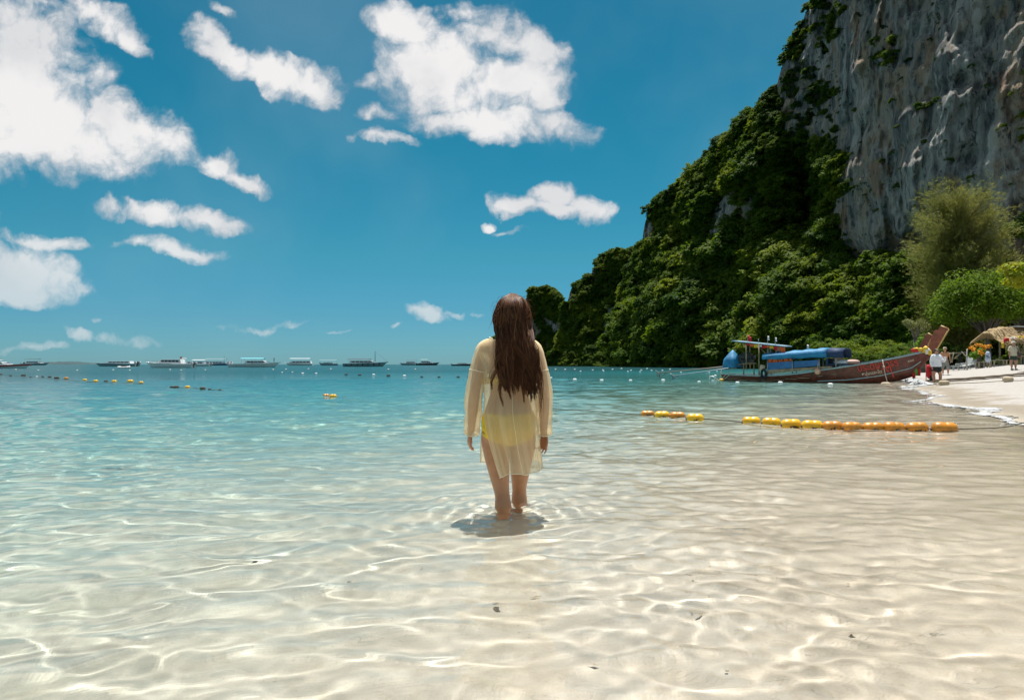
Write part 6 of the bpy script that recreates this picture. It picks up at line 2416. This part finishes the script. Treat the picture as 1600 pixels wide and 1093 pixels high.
# ---- other people
def beach_person(px, Y, height, label, shirt=None, shorts=None, skin=SKIN_B, hair=None, hat=None, wide=1.0, legs=(.10, .10), sleeves='long', pose='walk', shorts_len=.16, turn=0.0):
    s = height / 1.70
    base = stand(px, Y)
    root = empty('person', base, turn, label, 'person')
    V = lambda x, y, z, r_: (x * s, y * s, z * s, r_ * s)
    g = Geo()
    w = wide
    torso(g, [(a * s, 0, b_ * s, c * s * w, d * s * w) for a, b_, c, d in ((.74, .0, .10, .09), (.80, .0, .155, .11), (.88, .01, .165, .12), (.98, -.005, .145, .105), (1.08, -.01, .14, .10), (1.22, -.005, .16, .11), (1.33, 0, .165, .10), (1.40, .005, .12, .08), (1.44, .01, .06, .06), (1.50, 0, .055, .055))])
    hc = (0, -.02 * s, 1.575 * s)
    head(g, hc, s * 1.0, -1)
    lx = legs
    fo = []
    for sx, off, fy in ((-1, lx[0], -.05 if pose == 'walk' else 0), (1, lx[1], .12 if pose == 'walk' else 0)):
        limb(g, [V(sx * .085, 0, .84, .09 * w), V(sx * .09, 0, .74, .095 * w), V(sx * (.09 + off) * .5 + sx * .045, fy * .4, .48, .062 * w), V(sx * off, fy * .8 + .01, .28, .055 * w), V(sx * off, fy, .09, .036)], 20, 12)
        rows = []
        for yy, hw, hh, zc in ((.06, .024, .024, .03), (.02, .036, .034, .035), (-.06, .042, .024, .026), (-.14, .04, .014, .016)):
            rows.append([Vector(((sx * off) * s + hw * s * math.cos(q), (fy + yy) * s, zc * s + hh * s * math.sin(q))) for q in [2 * math.pi * k / 12 for k in range(12)]])
        g.loft(rows)
        fo.append((sx * off * s, fy * s))
    arms = {}
    for sx in (-1, 1):
        if pose == 'raise' and sx == 1:
            ch = [(.17, 0, 1.36, .05), (.24, -.02, 1.24, .045), (.30, -.06, 1.10, .040), (.27, -.20, 1.20, .034), (.24, -.25, 1.31, .026)]
            hd, hn = (-.2, -.1, 1), (-.8, -.4, 0)
        else:
            ch = [(.17, 0, 1.36, .05), (.22, .0, 1.24, .045), (.25, .01, 1.08, .038), (.26, -.03, .95, .034), (.265, -.07, .84, .025)]
            hd, hn = (.05, -.2, -1), (-1, 0, 0)
        pts = [V(sx * (x * (1 + .25 * (w - 1))), y, z, r_) for x, y, z, r_ in ch]
        limb(g, [V(sx * .12, 0, 1.37, .05)] + pts, 18, 12)
        wv_ = Vector(pts[-1][:3])
        hand(g, wv_, (hd[0] * sx, hd[1], hd[2]), (hn[0] * sx, hn[1], hn[2]), sx, s * 1.0, .45)
        arms[sx] = pts
    bd = remeshed(g, 'body', .011 * s, 4, skin, root)
    eyes(root, hc, s, -1)
    if shirt is not None:
        g = Geo()
        torso(g, [(a * s, 0, b_ * s, c * s * w, d * s * w) for a, b_, c, d in ((.84, .005, .192, .150), (.90, .005, .19, .148), (1.0, -.005, .178, .135), (1.1, -.01, .17, .128), (1.22, -.005, .184, .132), (1.33, 0, .186, .118), (1.40, .005, .14, .095), (1.435, .008, .085, .08))])
        for sx in (-1, 1):
            p = arms[sx]
            k = len(p) if sleeves == 'long' else 3
            pp = [V(sx * .10, 0, 1.36, .07)] + [(q[0], q[1], q[2], q[3] + .024 * s) for q in p[:k]]
            if sleeves == 'short':
                pp[-1] = (pp[-1][0], pp[-1][1], pp[-1][2] + .06 * s, pp[-1][3] + .012 * s)
            limb(g, pp, 18, 14)
        # wrinkles
        g.v = [tuple(Vector(q) + Vector((.006 * math.sin(q[2] * 60 + q[0] * 40), .008 * math.sin(q[2] * 45 + q[0] * 25), 0)) * s) for q in g.v]
        remeshed(g, 'shirt', .013 * s, 3, shirt, root)
    if shorts is not None:
        g = Geo()
        torso(g, [(a * s, 0, 0, c * s * w, d * s * w) for a, c, d in ((.76, .155, .115), (.82, .182, .135), (.92, .182, .135), (.985, .168, .125))])
        for sx, off in ((-1, lx[0]), (1, lx[1])):
            zb = .74 - shorts_len
            q = (.74 - zb) / .26
            xk = .09 + ((.09 + off) * .5 + .045 - .09) * min(1, q)
            limb(g, [V(sx * .088, 0, .84, .10 * w), V(sx * .095, 0, .72, .115 * w), V(sx * xk, 0, zb, .108 * w)], 10, 14)
        remeshed(g, 'shorts', .013 * s, 3, shorts, root)
    if hair is not None:
        g = Geo()
        ellipsoid(g, (hc[0], hc[1] + .018 * s, hc[2] + .036 * s), (.088 * s, .098 * s, .092 * s), 18, 12)
        if hair[1]:
            limb(g, [(hc[0], hc[1] + .075 * s, hc[2] + .02 * s, .07 * s), (hc[0], hc[1] + .09 * s, hc[2] - .10 * s, .065 * s), (hc[0], hc[1] + .08 * s, hc[2] - .22 * s, .04 * s)], 10, 10)
        g.build('hair', hair[0], root, True)
    if hat is not None:
        g = Geo()
        m_, brim = hat
        c = Vector(hc) + Vector((0, .005 * s, .055 * s))
        g.lathe([(.10 * s + brim, -.012 * s), (.098 * s, .0), (.096 * s, .05 * s), (.08 * s, .085 * s), (.03 * s, .10 * s)], c, None, 20)
        g.build('hat', m_, root, True)
    return root, arms, s, fo, hc


BLACK = mat('black cloth', (.018, .018, .02), .85)
DK_HAIR = mat('dark hair', (.02, .013, .01), .5)
w2, arms2, s2, fo2, hc2 = beach_person(1463, 30.0, 1.56, 'woman in white long sleeved blouse and black shorts standing by the prow', mat('white blouse', (.76, .77, .80), .8), BLACK, SKIN_B, (DK_HAIR, True), None, 1.22, (.13, .20), 'long', 'raise', .13, .1)
g = Geo()
for sx in (-1, 1):
    ellipsoid(g, (hc2[0] + sx * .034, hc2[1] - .098, hc2[2] + .008), (.028, .012, .02), 10, 8)
g.tube([Vector((hc2[0] - .06, hc2[1] - .09, hc2[2] + .012)), Vector((hc2[0], hc2[1] - .105, hc2[2] + .014)), Vector((hc2[0] + .06, hc2[1] - .09, hc2[2] + .012))], .005, 6)
g.build('sunglasses', mat('dark lenses', (.02, .02, .02), .15), w2, True)
beach_person(1476.5, 42.5, 1.72, 'shirtless man in patterned grey shorts walking behind the woman in white', None, mat('patterned grey shorts', (.34, .34, .30), .8, col2=(.14, .14, .12), vscale=22), SKIN, (DK_HAIR, False), (mat('straw hat', (.50, .40, .26), .8), .05), 1.0, (.12, .16), 'none', 'walk', .34, -.5)
m4, arms4, s4, fo4, hc4 = beach_person(1583.5, 42.0, 1.74, 'man in cream shirt, dark green shorts and pale hat carrying a shoulder bag', mat('cream patterned shirt', (.62, .55, .40), .85, col2=(.50, .43, .30), vscale=25), mat('dark green shorts', (.03, .05, .035), .85), SKIN_B, None, (mat('pale cap', (.66, .60, .52), .8), .02), 1.18, (.11, .12), 'short', 'stand', .14, -.05)
for fx, fy in fo4:
    g = Geo()
    ellipsoid(g, (fx, fy - .04 * s4, .035 * s4), (.055 * s4, .14 * s4, .05 * s4), 12, 8)
    g.build('shoe', BLACK, m4, True)
g = Geo()
pts = [(-.03, -.13, 1.40), (.10, -.155, 1.2), (.22, -.12, 1.0), (.25, .0, .96), (.16, .15, 1.1), (.0, .13, 1.35), (-.05, .0, 1.46), (-.03, -.13, 1.40)]
pts = [(.13, -.13, 1.38), (.17, -.17, 1.2), (.22, -.17, 1.02), (.24, .0, 1.0), (.2, .14, 1.15), (.15, .10, 1.36), (.13, -.02, 1.45), (.13, -.13, 1.38)]
g.tube([Vector(q) * s4 for q in spline(pts, 30)], .018, 6, caps=False)
g.box(Vector((.25, -.14, .95)) * s4, (.20, .12, .26))
o = g.build('shoulder_bag', mat('dark brown leather bag', (.05, .03, .025), .6), None, True)
o.matrix_world = Matrix.Translation(m4.location) @ Matrix.Rotation(-.05, 4, 'Z')
tag(o, 'dark brown shoulder bag worn by the man in the cream shirt', 'bag')
# red cloth on a stick by the bow
b0 = stand(1446.5, 30.3)
g = Geo()
g.tube([b0 + Vector((0, 0, -.2)), b0 + Vector((.01, 0, .92))], .018, 7)
tag(g.build('wooden_stick', mat('red painted stick', (.30, .06, .04), .7), None, True), 'thin red stick stuck in the sand at the bow', 'stick')
g = Geo()
p = b0 + Vector((.10, -.05, .9))
g.loft([[p + Vector((w * math.cos(q) * (1 + .25 * math.sin(3 * q + z * 6)) + z * -.02, .5 * w * math.sin(q), z)) for q in [2 * math.pi * i / 14 for i in range(14)]] for z, w in ((0, .05), (-.12, .09), (-.35, .12), (-.55, .11), (-.62, .06))])
tag(g.build('red_towel', RED_CLOTH, None, True), 'red towel hanging on the stick beside the woman in white', 'towel')
g = Geo()
p = b0 + Vector((.16, -.1, .30))
g.loft([[p + Vector((w * math.cos(q), .6 * w * math.sin(q), z)) for q in [2 * math.pi * i / 10 for i in range(10)]] for z, w in ((.12, .04), (.05, .07), (-.06, .08), (-.12, .05))])
tag(g.build('dark_pouch', BLACK, None, True), 'small dark pouch hanging below the red towel', 'pouch')

# ---- ropes on the sand
def sand_rope(pts, r_, m_, label, lift=.02):
    q = [on_ground(px, py) for px, py in pts]
    P = spline([tuple(v) for v in q], 60)
    P[:, 2] = ground_z(P[:, 0], P[:, 1]) + lift + .02 * np.abs(np.sin(P[:, 0] * 3))
    g = Geo()
    g.tube([Vector(v) for v in P], r_, 6)
    return tag(g.build('sand_rope', m_, None, True), label, 'rope', 'ropes lying on the sand')


sand_rope([(1449, 596.5), (1480, 594.5), (1520, 592), (1560, 588.5), (1610, 584)], .05, mat('brown hawser', (.20, .15, .10), .9, var=.4, vscale=20), 'thick brown rope running up the sand from the bow to the right edge', .04)
sand_rope([(1452, 599), (1480, 597.2), (1520, 594.4), (1560, 591), (1610, 587)], .03, mat('brown hawser'), 'thinner brown rope running beside the thick one on the sand', .03)
sand_rope([(1462, 601.5), (1510, 599), (1545, 597.5), (1575, 596), (1612, 594)], .02, ROPE, 'thin pale rope with floats lying lowest on the sand')
for px, py, lab in ((1575, 596, 'beige float lying on the dry sand at the right'), (1475, 601.5, 'beige float lying on the wet sand at the feet of the woman in white'), (1383.5, 602, 'pale float in the water below the lettering of the boat')):
    p = on_ground(px, py) if px > 1400 else Vector(((px - 800) / F * 29.1, 29.1, 0))
    me = float_mesh(.42, .12, 3)
    me.materials.append(mat('sandy beige float', (.52, .42, .28), .8, var=.3, vscale=10))
    o = link('beach_float', me, None, None, True)
    o.location = p + Vector((0, 0, .08 if px > 1400 else .03))
    o.rotation_euler = (0, 0, .2)
    tag(o, lab, 'float')

# ---- foam where the small wave breaks
r = np.random.default_rng(31)
tanv = np.array([SHN[1], -SHN[0]])
OCT_V = np.array([(1, 0, 0), (0, 1, 0), (-1, 0, 0), (0, -1, 0), (0, 0, 1)], float)
OCT_F = np.array([(0, 1, 4), (1, 2, 4), (2, 3, 4), (3, 0, 4)])
cs, rs = [], []


def find_s(y, s):
    """x on the line at a given distance seaward of the waterline"""
    x = 5.0 + (y - 5) * .5
    for _ in range(30):
        x += (float(shore_s(np.array(x), np.array(y))) - s) / .894
    return x


ys = np.linspace(8, 40, 260)
xs = np.array([find_s(y, 0) for y in ys])
wl = lambda y: np.interp(y, ys, xs)
def scatter(n, y0, y1, s_mean, s_sd, rad, hgt, mask_scale=1.0, thr=-.05):
    y = r.uniform(y0, y1, n)
    s = s_mean + s_sd * r.normal(size=n) + .25 * np.sin(y * 1.3) + .15 * np.sin(y * 3.1 + 1)
    keep = fbm(y * mask_scale, s * mask_scale * 1.6, y * 0 + 3, 4) > thr
    y, s = y[keep], s[keep]
    x = wl(y) - s / .894
    rr_ = rad * (.35 + 1.0 * r.random(len(y)) ** 2)
    z = np.maximum(ground_z(x, y), 0.0) + hgt * np.exp(-((s - s_mean) / (s_sd * 1.1 + .01)) ** 2) * r.random(len(y))
    cs.append(np.stack([x, y, z], -1))
    rs.append(rr_)


scatter(2600, 29.4, 33.0, .35, .22, .035, .26, .6, -.5)
scatter(900, 24.0, 30, .08, .14, .020, .06, .8, -.05)
scatter(900, 16.5, 25, .0, .14, .014, .03, 1.2, .02)
scatter(1800, 9.5, 17.5, .20, .28, .009, .02, 1.9, .0)
scatter(900, 11, 30, .9, .5, .009, .0, 1.5, .2)
cen, rad = np.concatenate(cs), np.concatenate(rs)
cen[:, 2] = np.maximum(cen[:, 2], .012)
n = len(cen)
V_ = cen[:, None, :] + OCT_V[None] * rad[:, None, None] * np.array([1.0, 1.0, .7]) * (1 + .3 * r.normal(size=(n, 5, 1)))
F_ = (np.arange(n) * 5)[:, None, None] + OCT_F[None]
# the lacy, lumpy sheet of the spent wave itself
yy_ = np.concatenate([np.linspace(8.5, 18, 620), np.linspace(18.03, 33.6, 620)])[:, None]
ss_ = np.linspace(-.55, 1.1, 76)[None, :]
cen_s = .10 + .22 * np.sin(yy_ * 1.25) + .12 * np.sin(yy_ * 3.1 + 1) + .25 * sstep(yy_, 28.5, 31)
wid_s = .20 + .10 * np.sin(yy_ * .9 + 2) + .16 * sstep(yy_, 28.5, 30.5) - .08 * sstep(yy_, 17, 20) * (1 - sstep(yy_, 24, 28))
Ym = yy_ + 0 * ss_
Sm = ss_ + 0 * yy_
Xm = wl(Ym) - Sm / .894
prof_ = np.exp(-((Sm - cen_s) / wid_s) ** 2)
n1_ = fbm(Xm * 2.2, Ym * 1.6, 0 * Xm + 1, 4)
n2_ = fbm(Xm * 9, Ym * 7, 0 * Xm + 4, 3)
n3_ = fbm(Xm * 24, Ym * 18, 0 * Xm + 7, 2)
hgt_ = .014 + .05 * sstep(Ym, 22, 29) + .22 * sstep(Ym, 29, 30.5)
base_ = np.maximum(ground_z(Xm, Ym), .008)
Zm = base_ + prof_ * hgt_ * (.65 + .5 * n1_ + .45 * n2_ + .30 * n3_) + .004
lace_ = .55 - 2.2 * np.abs(fbm(Xm * 5.5, Ym * 4.2, 0 * Xm + 2, 3))
dens_ = prof_ * .85 + .40 * n1_ + .42 * n2_ + .40 * n3_ + .42 * lace_ * (1 - sstep(Ym, 28.5, 30))
ff = grid_faces(len(yy_), 76, flip=True)
okv = (dens_ > .66 - .22 * sstep(Ym, 28.5, 30)).ravel()
ff = ff[okv[ff].all(axis=1)]
ff = np.concatenate([ff[:, [0, 1, 2]], ff[:, [0, 2, 3]]])
sheet = np.stack([Xm, Ym, Zm], -1).reshape(-1, 3)
foam = link('foam', quads_mesh('foam', np.concatenate([V_.reshape(-1, 3), sheet]), np.concatenate([F_.reshape(-1, 3), ff + n * 5])), mat('white sea foam', (.47, .48, .48), .9, spec=.1, var=.25, vscale=14), None, False)
foam.cycles.is_caustics_receiver = True
tag(foam, kind='stuff')

# ---- bits of shell, leaf and weed lying on the sea bed
cs, rs = [], []
for (px, py, n, sd) in ((1110, 930, 36, 55), (1110, 980, 20, 22), (900, 960, 24, 80), (1300, 960, 20, 120), (500, 960, 22, 220), (250, 1000, 14, 160), (850, 1020, 18, 60), (1060, 1040, 12, 70), (1140, 820, 16, 120), (700, 900, 14, 120)):
    for k in range(max(2, n // 6)):
        qx, qy_ = px + r.normal() * sd, py + r.normal() * sd * .4
        q = at(qx, max(qy_, 740), 1.0) - Vector((0, 0, EYE))
        # the refracted sight line reaches the bed a little sooner
        tY = (EYE + .16) / -q.z
        x, y = q.x * tY, q.y * tY
        cs.append((x, y, gz(x, y) + .022))
        rs.append(.003 + .009 * r.random() ** 2)
g = Geo()
for c, q in zip(cs, rs):
    a = r.uniform(0, 3.14)
    e1, e2 = Vector((math.cos(a), math.sin(a), .1)) * q * r.uniform(1, 2), Vector((-math.sin(a), math.cos(a), 0)) * q
    c = Vector(c)
    up = Vector((0, 0, q * .5))
    g.add([c + e1, c + e2 + up * .4, c - e1 * .8, c - e2, c + up], [(0, 1, 4), (1, 2, 4), (2, 3, 4), (3, 0, 4)])
deb = g.build('seabed_debris', mat('brown leaf and shell bits', (.34, .28, .19), .8, col2=(.48, .41, .30), vscale=60))
tag(deb, kind='stuff')
deb.cycles.is_caustics_receiver = True
